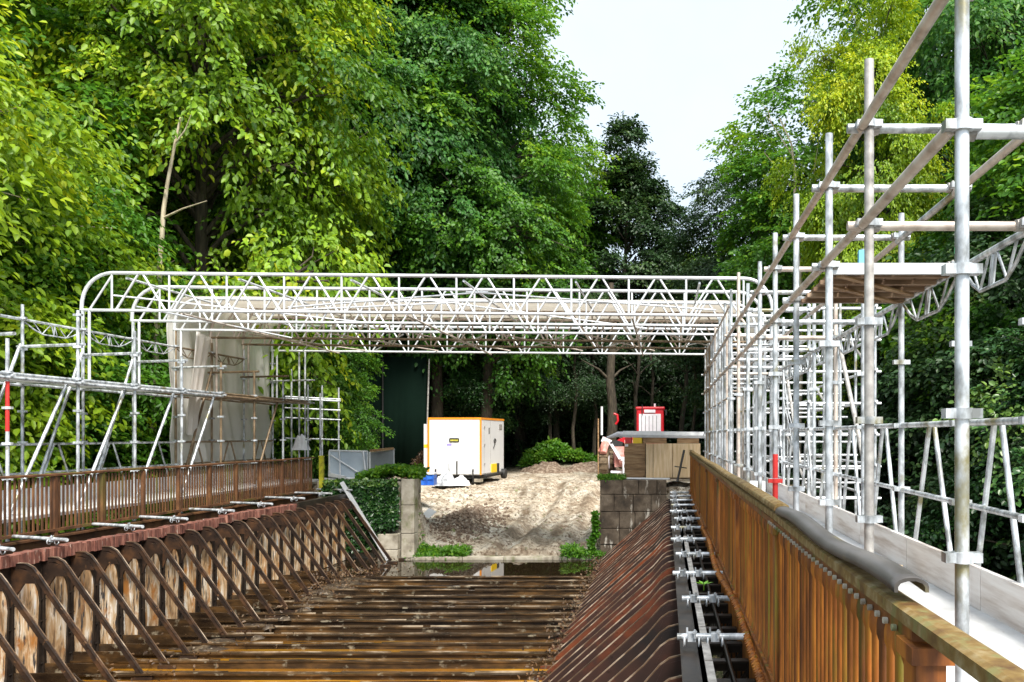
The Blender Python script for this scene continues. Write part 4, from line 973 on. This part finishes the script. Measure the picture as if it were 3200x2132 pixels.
def wall_r(u,v):
    y=17.0+3.0*u; z=2.75-1.0*v; return (1.98+.03*math.sin(y*7+z),y,z)
sheet('side_sheet',wall_r,30,10)
def flap(u,v):
    y=17.05+1.1*u; w=(1-v)**1.3; z=2.2-2.2*v
    return (-10.32+.35*w*(1-u)+.04*math.sin(u*14+v*3),17.1+ (y-17.05)*(.35+.65*w)+.25*v,z)
sheet('loose_flap',flap,26,22)

# ------------------------------------------------------------------ abutments
def masonry(x0,x1,y0,y1,z0,z1,h,seed,bw=(.35,.6)):
    r=random.Random(seed); mb=MB(); z=z1; 
    mb.box(x0+.04,x1-.04,y0+.04,y1-.02,z0,z1-.03)
    while z>z0+.05:
        hh=h*r.uniform(.88,1.1); zb=max(z-hh,z0); x=x0
        while x<x1-.02:
            w=r.uniform(*bw); xb=min(x+w,x1); 
            if x1-xb<.15: xb=x1
            g=.007; d=r.uniform(-.015,.012)
            mb.box(x+g,xb-g,y0+d,min(y0+.35,y1),zb+g,z-g); x=xb
        y=y0+.36
        while y<y1-.02:
            w=r.uniform(*bw); yb=min(y+w,y1)
            if y1-yb<.15: yb=y1
            mb.box(x0-.0+r.uniform(0,.012),x0+.3,y+.007,yb-.007,zb+.007,z-.007); mb.box(x1-.3,x1-r.uniform(0,.012),y+.007,yb-.007,zb+.007,z-.007); y=yb
        z=zb
    return mb
def wallthing(name,args,mat,label,cat='abutment'):
    mb=masonry(*args); c=((args[0]+args[1])/2,(args[2]+args[3])/2,args[4]); o=obj(name,shifted(mb,c),mat,loc=c,label=label,cat=cat); bevel(o,.012,2); return o
wallthing('stone_abutment',(-1.66,.02,20.22,21.9,-3.4,-1.13,.40,1),STONE,'dark stone block abutment at the far right end of the trough')
wallthing('stone_abutment',(-8.8,-6.68,20.32,22.0,-3.4,-1.16,.40,2),STONEL,'ivy-grown stone abutment at the far left end of the trough')
wallthing('stone_pillar',(-6.62,-6.28,20.12,20.5,-3.2,-1.10,.7,3,(.5,.6)),STONEL,'pale narrow stone pillar at the left edge of the muddy ramp','pillar')
wallthing('stone_plinth',(-7.15,-6.64,19.95,20.3,-3.3,-2.45,.42,4),STONEL,'low pale stone plinth at the foot of the left pillar','plinth')
wallthing('stone_sill',(-6.4,-1.5,20.12,20.34,-3.4,-3.04,.4,6,(.9,1.4)),STONEL,'long stone sill where the ramp meets the trough floor','sill')
wallthing('wing_wall',(.10,4.2,21.7,22.5,-9.5,-1.3,.42,7),STONE,'stone retaining wall behind the right scaffold foot','wall')
wallthing('wing_wall',(-12.5,-8.9,20.9,21.7,-9.5,-1.3,.42,8),STONE,'stone retaining wall under the far end of the left scaffold','wall')
# ruined parapet on the right
o=wallthing('ruined_parapet',(4.75,6.5,22.0,23.0,-9.5,-.62,.33,9,(.3,.55)),STONEL,'broken stone parapet seen through the right guard rails','parapet')
wallthing('parapet_block',(5.0,6.0,22.1,22.8,-.62,-.15,.24,10,(.4,.6)),STONEL,'upper mossy stone block on the broken parapet','stone block')
mb=MB(); r=random.Random(1)
for k in range(8):
    z=-2.35+k*.075; x=4.72+(.0 if k%2 else .1)
    while x<5.35: mb.box(x+.005,x+.20,21.93,21.99,z+.004,z+.068); x+=.21
obj('brick_patch',shifted(mb,(5,21.96,-2.35)),M('red_brick',[(.22,.05,.04),(.35,.09,.07)],12,rough=.8),loc=(5,21.96,-2.35),label='patch of red brickwork in the broken stone parapet',cat='brickwork')
def pile(name,c,rx,ry,h,mat,label,cat,seed=1,n=26):
    v=[];f=[]
    for i in range(n+1):
        for j in range(n+1):
            x=(i/n*2-1);y=(j/n*2-1); d=math.hypot(x,y); z=max(0,1-d*d)*h*(1+.6*float(vnoise(x*2,y*2,.5,seed)))+.3*h*float(vnoise(x,y,.16,seed+1))*(d<.95)-.05*(d>=1)
            v.append((x*rx,y*ry,z))
    f=[(i*(n+1)+j,(i+1)*(n+1)+j,(i+1)*(n+1)+j+1,i*(n+1)+j+1) for i in range(n) for j in range(n)]
    mb=MB(); mb.add(v,f); return obj(name,mb,mat,loc=c,label=label,cat=cat)
mb=MB(); r=random.Random(31)
for k in range(1500):
    x=r.gauss(-5.75,.42); y=r.gauss(23.3,1.0)
    if y<21.2 or x<-6.2-(y-20.5)*.45: continue
    q=r.uniform(.015,.055); z=float(tz(x,y))+.10*math.exp(-((x+5.8)/.4)**2-((y-23.2)/.9)**2)*r.random(); ax=Vector((r.gauss(0,1),r.gauss(0,1),r.gauss(0,1))).normalized(); ay=ax.orthogonal().normalized()
    mb.obox((x,y,z),ax,ay,ax.cross(ay),q,q*.7,q*.6)
obj('soil_clods',mb,SOIL,kind='stuff',label='dark loose soil and clods at the left of the ramp',cat='soil')
pile('soil_heap',(-3.55,39.0,-1.72),1.5,1.0,.42,SOIL,'grey brown earth mound at the back of the yard','soil heap',4)
pile('soil_heap',(-5.6,37.8,-1.75),1.3,.9,.42,SOIL,'low dark earth bank right of the trailer cabin','soil heap',5)
rocks=MB(); r=random.Random(77)
for k in range(520):
    x=r.uniform(-7.5,-1.2); y=r.uniform(20.5,29.5)
    if not (-6.2-(y-20.5)*.4<x<-1.8+(y-20.5)*.3): continue
    s=r.uniform(.012,.045)*(1.4 if x<-5 else 1); z=float(tz(x,y)); ax=Vector((r.gauss(0,1),r.gauss(0,1),r.gauss(0,1))).normalized(); ay=ax.orthogonal().normalized(); az=ax.cross(ay)
    rocks.obox((x,y,z),ax,ay,az,s,s*.7,s*.5)
obj('rubble',rocks,STONEL,kind='stuff',label='small stones scattered over the mud ramp',cat='stones')

# ------------------------------------------------------------------ things at the far end
# trailer cabin
TC=empty('trailer_cabin',(-6.66,29.0,-1.68),-.075,label='white box trailer cabin with orange trim standing on the yard',cat='trailer')
def L_(n,mb,m_,p=TC,**k): return obj(n,mb,m_,p,**k)
w,l,h0,h1=1.95,3.0,.24,2.30
body=L_('body',MB().box(-w,0,0,l,h0,h1),WHITE); bevel(body,.03,3)
e=.045
L_('trim',MB().box(-w-.01,.01,-.012,.02,h1-.06,h1+.012),ORANGE); L_('trim',MB().box(-.02,.012,.02,l,h1-.06,h1+.012),ORANGE)
L_('trim',MB().box(-.045,.014,-.014,.04,h0,h1-.06),ORANGE); L_('trim',MB().box(-w-.014,-w+.05,-.014,.03,h0,h1-.06),ORANGE)
L_('side_box',MB().box(-w-.20,-w-.02,.1,.6,h0+.02,h1-.22),WHITE); L_('side_label',MB().box(-w-.19,-w-.03,.09,.1,1.22,1.34),YEL)
ov=MB(); n=20
pts=[(-.98+.0+ .17*max(-1,min(1,1.5*math.cos(t))),-.02,1.50+.055*max(-1,min(1,1.3*math.sin(t)))) for t in [2*math.pi*i/n for i in range(n)]]
ov.path(pts+[pts[0]],.016,6); L_('handle_frame',ov,BLK)
L_('handle_recess',MB().box(-1.13,-.83,-.010,0,1.455,1.53),M('olive_label',[(.35,.33,.03),(.6,.55,.1)],9,rough=.5)); 
L_('label',MB().box(-1.26,-1.08,-.008,0,1.30,1.37),PURP); L_('label_strip',MB().box(-1.07,-.66,-.006,0,1.325,1.365),PAPER)
L_('side_mark',MB().box(-.0,.01,.95,1.03,1.72,1.95),BLK)
lk=MB(); pts=[(.02,1.7+.11*math.cos(t),1.46+.07*math.sin(t)) for t in [2*math.pi*i/12 for i in range(13)]]; lk.path(pts,.02,6); lk.path([(.02,1.7,1.40),(.02,1.68,1.32),(.02,1.58,1.26),(.02,1.5,1.18)],.015,5); L_('lock',lk,BLK)
L_('yellow_plate',MB().box(0,.02,1.25,1.95,h0+.02,h0+.35),YEL); L_('step_plate',MB().box(0,.03,2.0,2.25,h0,h0+.35),BLK)
L_('front_bar',MB().box(-1.20,-1.15,-.03,0,h0,h0+.42),GALV); L_('front_bar',MB().box(-.9,-.86,-.03,0,h0,h0+.5),BLK)
L_('chassis',MB().box(-w+.1,-.1,.1,l-.1,h0-.14,h0-.004).box(-.2,.1,.3,2.6,h0-.06,h0-.008),BLK)
for x,y in ((.08,2.7),(-w-.02,2.0)):
    wh=MB().tube((x-.08,y,.17),(x+.09,y,.17),.19,18); L_('wheel',wh,BLK)
for x in (-1.75,-.15): L_('support_block',MB().box(x-.12,x+.12,.05,.35,-.02,h0-.14),STONEL)
for x in (-1.66,-.28): L_('jack_leg',MB().tube((x,-.04,-.05),(x,-.04,.42),.018,8).tube((x,-.04,.34),(x,-.04,.45),.03,8),BLK)
pile('tarpaulin_heap',(-7.75,28.35,-1.72),.42,.3,.38,M('crumpled_plastic',[(.04,.04,.05),(.4,.42,.46),(.8,.8,.82)],4,rough=.4,bmp=.5,bd=.05),'crumpled black and white plastic sheet in front of the trailer cabin','plastic sheet',6)
pile('tarpaulin_heap',(-7.25,28.4,-1.72),.34,.25,.26,PAPER,'smaller white crumpled sheet right of the black and white one','plastic sheet',7)
L_('seam',MB().box(-1.31,-1.302,-.004,0,h0+.03,h1-.08).box(-.66,-.652,-.004,0,h0+.03,h1-.08),GALVD); L_('sill_rail',MB().box(-w,-.03,-.018,-.001,h0,h0+.045).box(.001,.018,.03,l,h0,h0+.045),GALVD)
for z_ in (.6,1.3,1.95): L_('hinge',MB().box(.012,.03,.34,.44,z_,z_+.06),GALVD)
L_('vent',MB().box(.004,.016,2.3,2.7,1.9,2.1),GALVD); L_('door_seam',MB().box(.003,.007,.36,.37,h0+.06,h1-.1).box(.003,.007,1.15,1.16,h0+.06,h1-.1),GALVD)
# green hoarding
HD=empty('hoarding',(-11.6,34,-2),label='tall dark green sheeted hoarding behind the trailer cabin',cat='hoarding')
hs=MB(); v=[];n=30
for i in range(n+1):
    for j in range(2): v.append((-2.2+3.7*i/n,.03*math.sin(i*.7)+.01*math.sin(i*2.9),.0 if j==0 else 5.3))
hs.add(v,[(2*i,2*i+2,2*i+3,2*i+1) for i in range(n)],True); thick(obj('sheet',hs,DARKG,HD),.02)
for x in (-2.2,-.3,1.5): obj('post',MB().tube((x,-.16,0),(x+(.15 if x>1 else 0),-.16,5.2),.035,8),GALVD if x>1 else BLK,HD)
# blue crate
BC=empty('plastic_crate',(-7.35,24.5,-1.52),.05,label='blue slotted plastic crate behind the ivy corner',cat='crate')
cm=MB(); 
for z in (0,.17,.34): cm.box(-.33,.33,-.2,.2,z,z+.035)
for x in (-.33,-.11,.11,.30): cm.box(x,x+.03,-.203,.203,.03,.36)
cm.box(-.31,.31,-.18,.18,.02,.33); obj('body',cm,BLUE,BC); obj('rim',MB().box(-.34,.34,-.215,-.195,.33,.38).box(-.34,.34,.195,.215,.33,.38).box(-.34,-.32,-.195,.195,.33,.38).box(.32,.34,-.195,.195,.33,.38),PAPER,BC)
o=obj('paper_sheet',MB().extrude([(-.2,-.02,0),(.02,-.16,.02),(.22,.05,.06),(0,.2,.05)],(0,0,.006)),PAPER,loc=(-6.35,22.3,float(tz(-6.35,22.3))+.25),label='white sheet lying on the dark soil at the left of the ramp',cat='paper'); o.location=(-6.55,22.3,0); o.location.z=-(1183-1000)*22.3/1850; o.location.x=(985-1530)*22.3/1850; o.rotation_euler=(.7,0,.2)
# leaning white plank
p0=W(785,1108,19.8); p1=W(892,1287,19.9)
obj('leaning_plank',shifted(MB().bar(p0,p1,.10,.03,up=(0,1,0)),p1),ALU,loc=p1,label='long white plank leaning on the left end of the trough',cat='plank')
# glazed gates at the left
GT=empty('mesh_gate',(-7.9,20.7,-1.25),label='pair of white-framed panel gates standing at the end of the left railing',cat='gate'); Og=GT.location
def frame(pts,r): 
    mb=MB(); 
    for a,b_ in zip(pts,pts[1:]+pts[:1]): mb.tube(a,b_,r,8)
    return mb
A=[W(757,1036,20.6),W(845,1038,20.6),W(845,1102,20.6),W(757,1097,20.6)]; B_=[W(850,1040,20.4),W(905,1032,21.3),W(905,1095,21.3),W(850,1108,20.4)]
obj('frame',shifted(frame(A,.028),Og),ALU,GT); obj('frame',shifted(frame(B_,.02),Og),ALU,GT)
def quadp(P,t=.01): return MB().extrude([p for p in P],(0,t,0))
obj('panel',shifted(quadp(A),Og),GLASS,GT); obj('panel',shifted(quadp(B_),Og),MESHP,GT)
obj('stay',shifted(MB().tube(W(760,1046,20.55),W(842,1098,20.55),.02,8).tube(W(780,1036,20.55),W(782,1098,20.55),.02,8).tube(W(835,1038,20.55),W(842,1108,20.5),.03,8),Og),ALU,GT)
obj('top_batten',shifted(MB().bar(W(852,1036,20.4),W(903,1031,21.0),.08,.06),Og),WOODB,GT)
obj('foot_rail',shifted(MB().bar(W(745,1100,20.5),W(860,1112,20.4),.06,.04).bar(W(745,1118,20.2),W(805,1108,20.2),.05,.05).bar(W(757,1090,20.5),W(792,1098,20.4),.1,.08),Og),ALU,GT)
# white bags
pile('sack',(-8.95,20.9,-.35),.22,.16,.30,PAPER,'white sack on the left boards behind the railing end','sack',11,16)
p=W(692,1030,20.9); bpy.data.objects['sack'].location=p
# timber crates and boards on the right abutment
CR=empty('timber_crate',(-.2,21.5,-1.13),label='pale plywood crate with three panels on the right abutment',cat='crate'); Oc=CR.location
def C_(n,mb,m_,p=CR): return obj(n,shifted(mb,p.location),m_,p)
xs=[-.52,-.33,.17,.90]
for a,b_ in zip(xs,xs[1:]): bevel(C_('panel',MB().box(a+.006,b_-.006,20.78,20.81,-1.10,-.22),WOODP),.004)
C_('body',MB().box(-.50,.88,20.812,21.8,-1.09,-.235),WOODB)
C_('runner',MB().box(-.5,.9,20.85,20.95,-1.135,-1.10),WOODB)
CB=empty('timber_crate',(-.8,21.3,-1.13),label='brown weathered plywood crate left of the pale one',cat='crate')
C_('body',MB().box(-1.08,-.54,20.95,21.9,-1.12,-.22),WOODB,CB); C_('batten',MB().box(-1.09,-.53,20.93,20.949,-.5,-.42).box(-1.09,-.53,20.93,20.949,-.85,-.77),WOODB,CB); C_('label',MB().box(-1.06,-.98,20.935,20.949,-.30,-.24),PAPER,CB)
SB=empty('bearer_stack',(0,21.3,-.2),label='short timber bearers between the crates and the silver channel',cat='timber')
for a,b_,m_ in ((-.86,-.6,YEL),(-.62,.02,WOODB),(.30,.86,WOODB),(-1.06,-.9,REDP)): C_('bearer',MB().box(a,b_,20.95,21.5,-.218,-.065),m_,SB)
CH=empty('metal_channel',(-.1,21.2,-.05),label='long silver metal channel lying on top of the crates',cat='metal channel')
prof=[(.16,-.09),(.17,-.02),(.12,.07),(-.1,.08),(-.12,.05),(-.12,-.03),(-.16,-.09)]
mb=MB(); n=len(prof); vs=[(-1.12,21.1-a,.03+b_) for a,b_ in prof]+[(1.02,21.1-a,.005+b_) for a,b_ in prof]
mb.add(vs,[tuple(range(n)),tuple(reversed(range(n,2*n)))]+[(i,n+i,n+(i+1)%n,(i+1)%n) for i in range(n)]); C_('channel',mb,ALU,CH)
C_('wrap',MB().path([(-1.15,21.05,.0),(-1.25,20.98,.02),(-1.4,20.98,-.03),(-1.55,21.0,-.07)],.05,8,[.09,.07,.05,.02]),PINKW,CH)
mb=MB(); mb.bar((-1.0,20.5,-1.10),(.1,20.45,-1.11),.12,.035); obj('metal_strip',shifted(mb,(-.5,20.5,-1.1)),ALU,loc=(-.5,20.5,-1.1),label='flat silver strip on top of the right abutment',cat='metal strip')
mb=MB(); mb.tube(W(1572,1035,20.3),W(1556,1108,20.0),.03,7); mb.tube(W(1550,1072,20.2),W(1578,1076,20.2),.015,6); b0=W(1556,1108,20); obj('iron_stay',shifted(mb,b0),BLK,loc=b0,label='black iron stay leaning against the far end of the right railing',cat='stay')
# wood off-cuts on the deck
BX=empty('wooden_block',(1.45,5.75,-1.0),label='pale wooden board off-cut lying on the right walkway',cat='board'); 
o=obj('board',MB().box(-.15,.17,-.16,.16,.035,.085),WOODP,BX); o.rotation_euler=(.0,.03,.5); bevel(o,.004)
o=obj('wooden_block',MB().box(-.12,.14,-.1,.1,0,.034),WOODB,None,loc=(1.34,5.68,-.999),label='orange wooden block under the board off-cut on the walkway',cat='block'); o.rotation_euler=(0,0,-.2)
bl_=empty('tool_box',(1.42,12.9,-1.0),label='white box with a blue base on the far part of the right walkway',cat='box'); obj('lid',MB().box(-.16,.16,-.12,.12,.07,.26),PAPER,bl_); obj('base',MB().box(-.17,.17,-.13,.13,0,.07),BLUE,bl_)
# blue tag on the pole
o=obj('pole_tag',MB().box(-.03,.03,-.028,.028,-.11,.11),M('cyan_tape',[(.15,.5,.7),(.2,.6,.8)],5,rough=.4,bmp=0),loc=(W(1980,603,7.58)),label='light blue tag wrapped on a pole above the upper platform',cat='tag')
o=obj('pole_tag',MB().box(-.03,.03,-.03,.03,-.02,.02),M('green_tape',[(.02,.45,.15),(.03,.5,.2)],5,rough=.4,bmp=0),loc=(XO,5.08,1.17),label='small green tape band on the pole behind the nearest one',cat='tag')

# tractor
TR=empty('red_tractor',(-1.2,31.5,-1.70),0,label='muddy red tractor with pale slatted cab parked behind the crates',cat='tractor')
def Q(n,mb,m_,p=TR): return obj(n,mb,m_,p)
cab=empty('x') if False else None
c0=Q('cab',MB().box(.02,1.12,.9,2.0,1.0,2.75).box(-.02,1.16,.86,2.04,2.72,2.84),REDM); bevel(c0,.04,2)
g=Q('grille',MB().box(.12,1.0,.87,.898,1.6,2.55),PINKW)
sl=MB()
for k in range(5): sl.box(.22+k*.15,.235+k*.15,.855,.868,1.68,2.48)
obj('slat_gap',sl,BLK,g); obj('top_plate',MB().box(.33,.78,.84,.868,2.6,2.72),PINKW,c0)
Q('mirror',MB().box(1.18,1.24,.84,.9,2.5,2.72).tube((1.12,.88,2.7),(1.2,.88,2.7),.015,6),BLK); Q('beacon',MB().tube((.75,1.2,2.84),(.75,1.2,2.98),.04,8),PINKW)
Q('exhaust',MB().tube((.25,.85,2.5),(.25,.85,2.93),.02,8),BLK)
Q('bonnet',MB().extrude([(-.75,.9,1.35),(0,.9,1.45),(0,.9,1.75),(-.35,.9,1.72),(-.75,.9,1.5)],(0,.9,0)),REDM)
Q('chassis',MB().box(-.9,1.0,.7,1.9,.55,1.0),SALM)
for x,y,rad,wd in ((-1.22,.25,.64,.36),(-1.1,2.2,.55,.3),(1.0,.4,.62,.34),(1.0,2.2,.55,.3)):
    mb=MB(); mb.path([(x-wd/2,y,rad),(x-wd/2+.03,y,rad),(x-wd/2+.08,y,rad),(x+wd/2-.08,y,rad),(x+wd/2-.03,y,rad),(x+wd/2,y,rad)],.5,22,[rad*.72,rad*.93,rad,rad,rad*.93,rad*.72])
    for k in range(16):
        a=2*math.pi*k/16; mb.obox((x,y+math.cos(a)*rad,rad+math.sin(a)*rad),Vector((1,.0,0)),Vector((0,math.cos(a),math.sin(a))),Vector((0,-math.sin(a),math.cos(a))),wd*.42,.03,.035)
    wq=Q('wheel',mb,TYRE); obj('rim',MB().tube((x-wd/2-.02,y,rad),(x+wd/2+.02,y,rad),rad*.42,14),PINKW,wq)
Q('mudguard',MB().path([(-1.22,-.38,1.0),(-1.2,-.2,1.25),(-1.15,.1,1.4),(-1.1,.5,1.42)],.1,6,[.14,.17,.17,.14]),SALM)
Q('loader_arm',MB().bar((-1.0,.1,1.45),(-.55,-.3,.75),.10,.16,up=(0,1,0)).bar((-1.3,0,1.55),(-.95,.05,1.4),.12,.2).bar((-.55,-.3,.78),(.1,-.3,.80),.1,.14).tube((-.45,-.3,.75),(-.42,-.35,.02),.05,8).box(-.55,-.3,-.42,-.28,0,.05),PINKW)
Q('engine_block',MB().box(-.8,-.1,-.1,.6,.45,1.25).tube((-.6,-.16,.7),(-.2,-.16,.7),.16,10),SALM)
Q('seat',MB().extrude([(-.98,-.05,1.42),(-.75,-.05,1.50),(-.48,-.05,1.42),(-.52,-.05,1.15),(-.70,-.05,.95),(-.9,-.05,1.15)],(0,.3,0)),BLK)
Q('front_panel',MB().box(-.42,-.05,-.12,.3,.9,1.50),SALM)
Q('footboard',MB().box(-.95,.2,-.15,.5,.22,.30),PINKW)
TO2=empty('hydraulic_arm',(-3.0,34,-1.7),0,label='upright red and white machine arm beside the thick brown trunk',cat='machine arm')
obj('mast',MB().bar((.15,0,0),(.15,0,2.4),.05,.05,up=(0,1,0)),WOODB,TO2); obj('arm',MB().bar((.2,0,1.0),(.35,0,1.4),.2,.1).tube((.38,-.05,1.35),(.40,-.05,1.62),.08,10),SALM,TO2); obj('hose',MB().path([(.8,0,2.6),(.95,0,2.55),(.98,0,2.3),(.88,0,2.15)],.05,8),REDM,TO2); obj('beam',MB().box(.2,1.2,-.1,.1,.72,.84),ALU,TO2); obj('white_post',MB().box(.26,.34,-.05,.05,1.7,2.9),PAPER,TO2)

# ------------------------------------------------------------------ sky, sun, camera
SUN_EL=math.radians(51); SUN_AZ=math.radians(154)     # azimuth measured from +Y clockwise
wd=bpy.data.worlds.new('World'); sc.world=wd; wd.use_nodes=True; nt=wd.node_tree; bg=nt.nodes['Background']
sky=nt.nodes.new('ShaderNodeTexSky'); sky.sky_type='NISHITA'; sky.sun_disc=False; sky.sun_elevation=SUN_EL; sky.sun_rotation=SUN_AZ; sky.dust_density=2.0; sky.air_density=1.0
tc=nt.nodes.new('ShaderNodeTexCoord'); nz=nt.nodes.new('ShaderNodeTexNoise'); nz.inputs['Scale'].default_value=2.2; nz.inputs['Detail'].default_value=5; nt.links.new(tc.outputs['Generated'],nz.inputs['Vector'])
cr=nt.nodes.new('ShaderNodeMapRange'); cr.inputs[1].default_value=.3; cr.inputs[2].default_value=.7; cr.inputs[3].default_value=.62; cr.inputs[4].default_value=.88; nt.links.new(nz.outputs['Fac'],cr.inputs[0])
mx=mix(nt,cr.outputs[0],sky.outputs[0],(6.15,7.0,7.7))
nt.links.new(mx,bg.inputs['Color']); bg.inputs['Strength'].default_value=.084
ld=bpy.data.lights.new('sun','SUN'); ld.energy=3.6; ld.angle=math.radians(22); ld.color=(1,.95,.86)
lo=bpy.data.objects.new('sun',ld); COL.objects.link(lo)
dx=Vector((math.sin(SUN_AZ)*math.cos(SUN_EL),math.cos(SUN_AZ)*math.cos(SUN_EL),math.sin(SUN_EL)))
lo.rotation_euler=dx.to_track_quat('Z','Y').to_euler()
cd=bpy.data.cameras.new('camera'); cam=bpy.data.objects.new('camera',cd); COL.objects.link(cam); sc.camera=cam
cam.location=(0,0,0); cam.rotation_euler=(math.radians(90),0,0)
cd.sensor_width=36; cd.lens=36*F/2353; cd.shift_x=(1176.5-VX)/2353; cd.shift_y=(VY-784)/2353; cd.clip_end=2000; cd.clip_start=.05
sc.view_settings.view_transform='Standard'; sc.view_settings.look='None'; sc.view_settings.exposure=1.2; sc.view_settings.gamma=1
sc.render.resolution_x=1024; sc.render.resolution_y=682
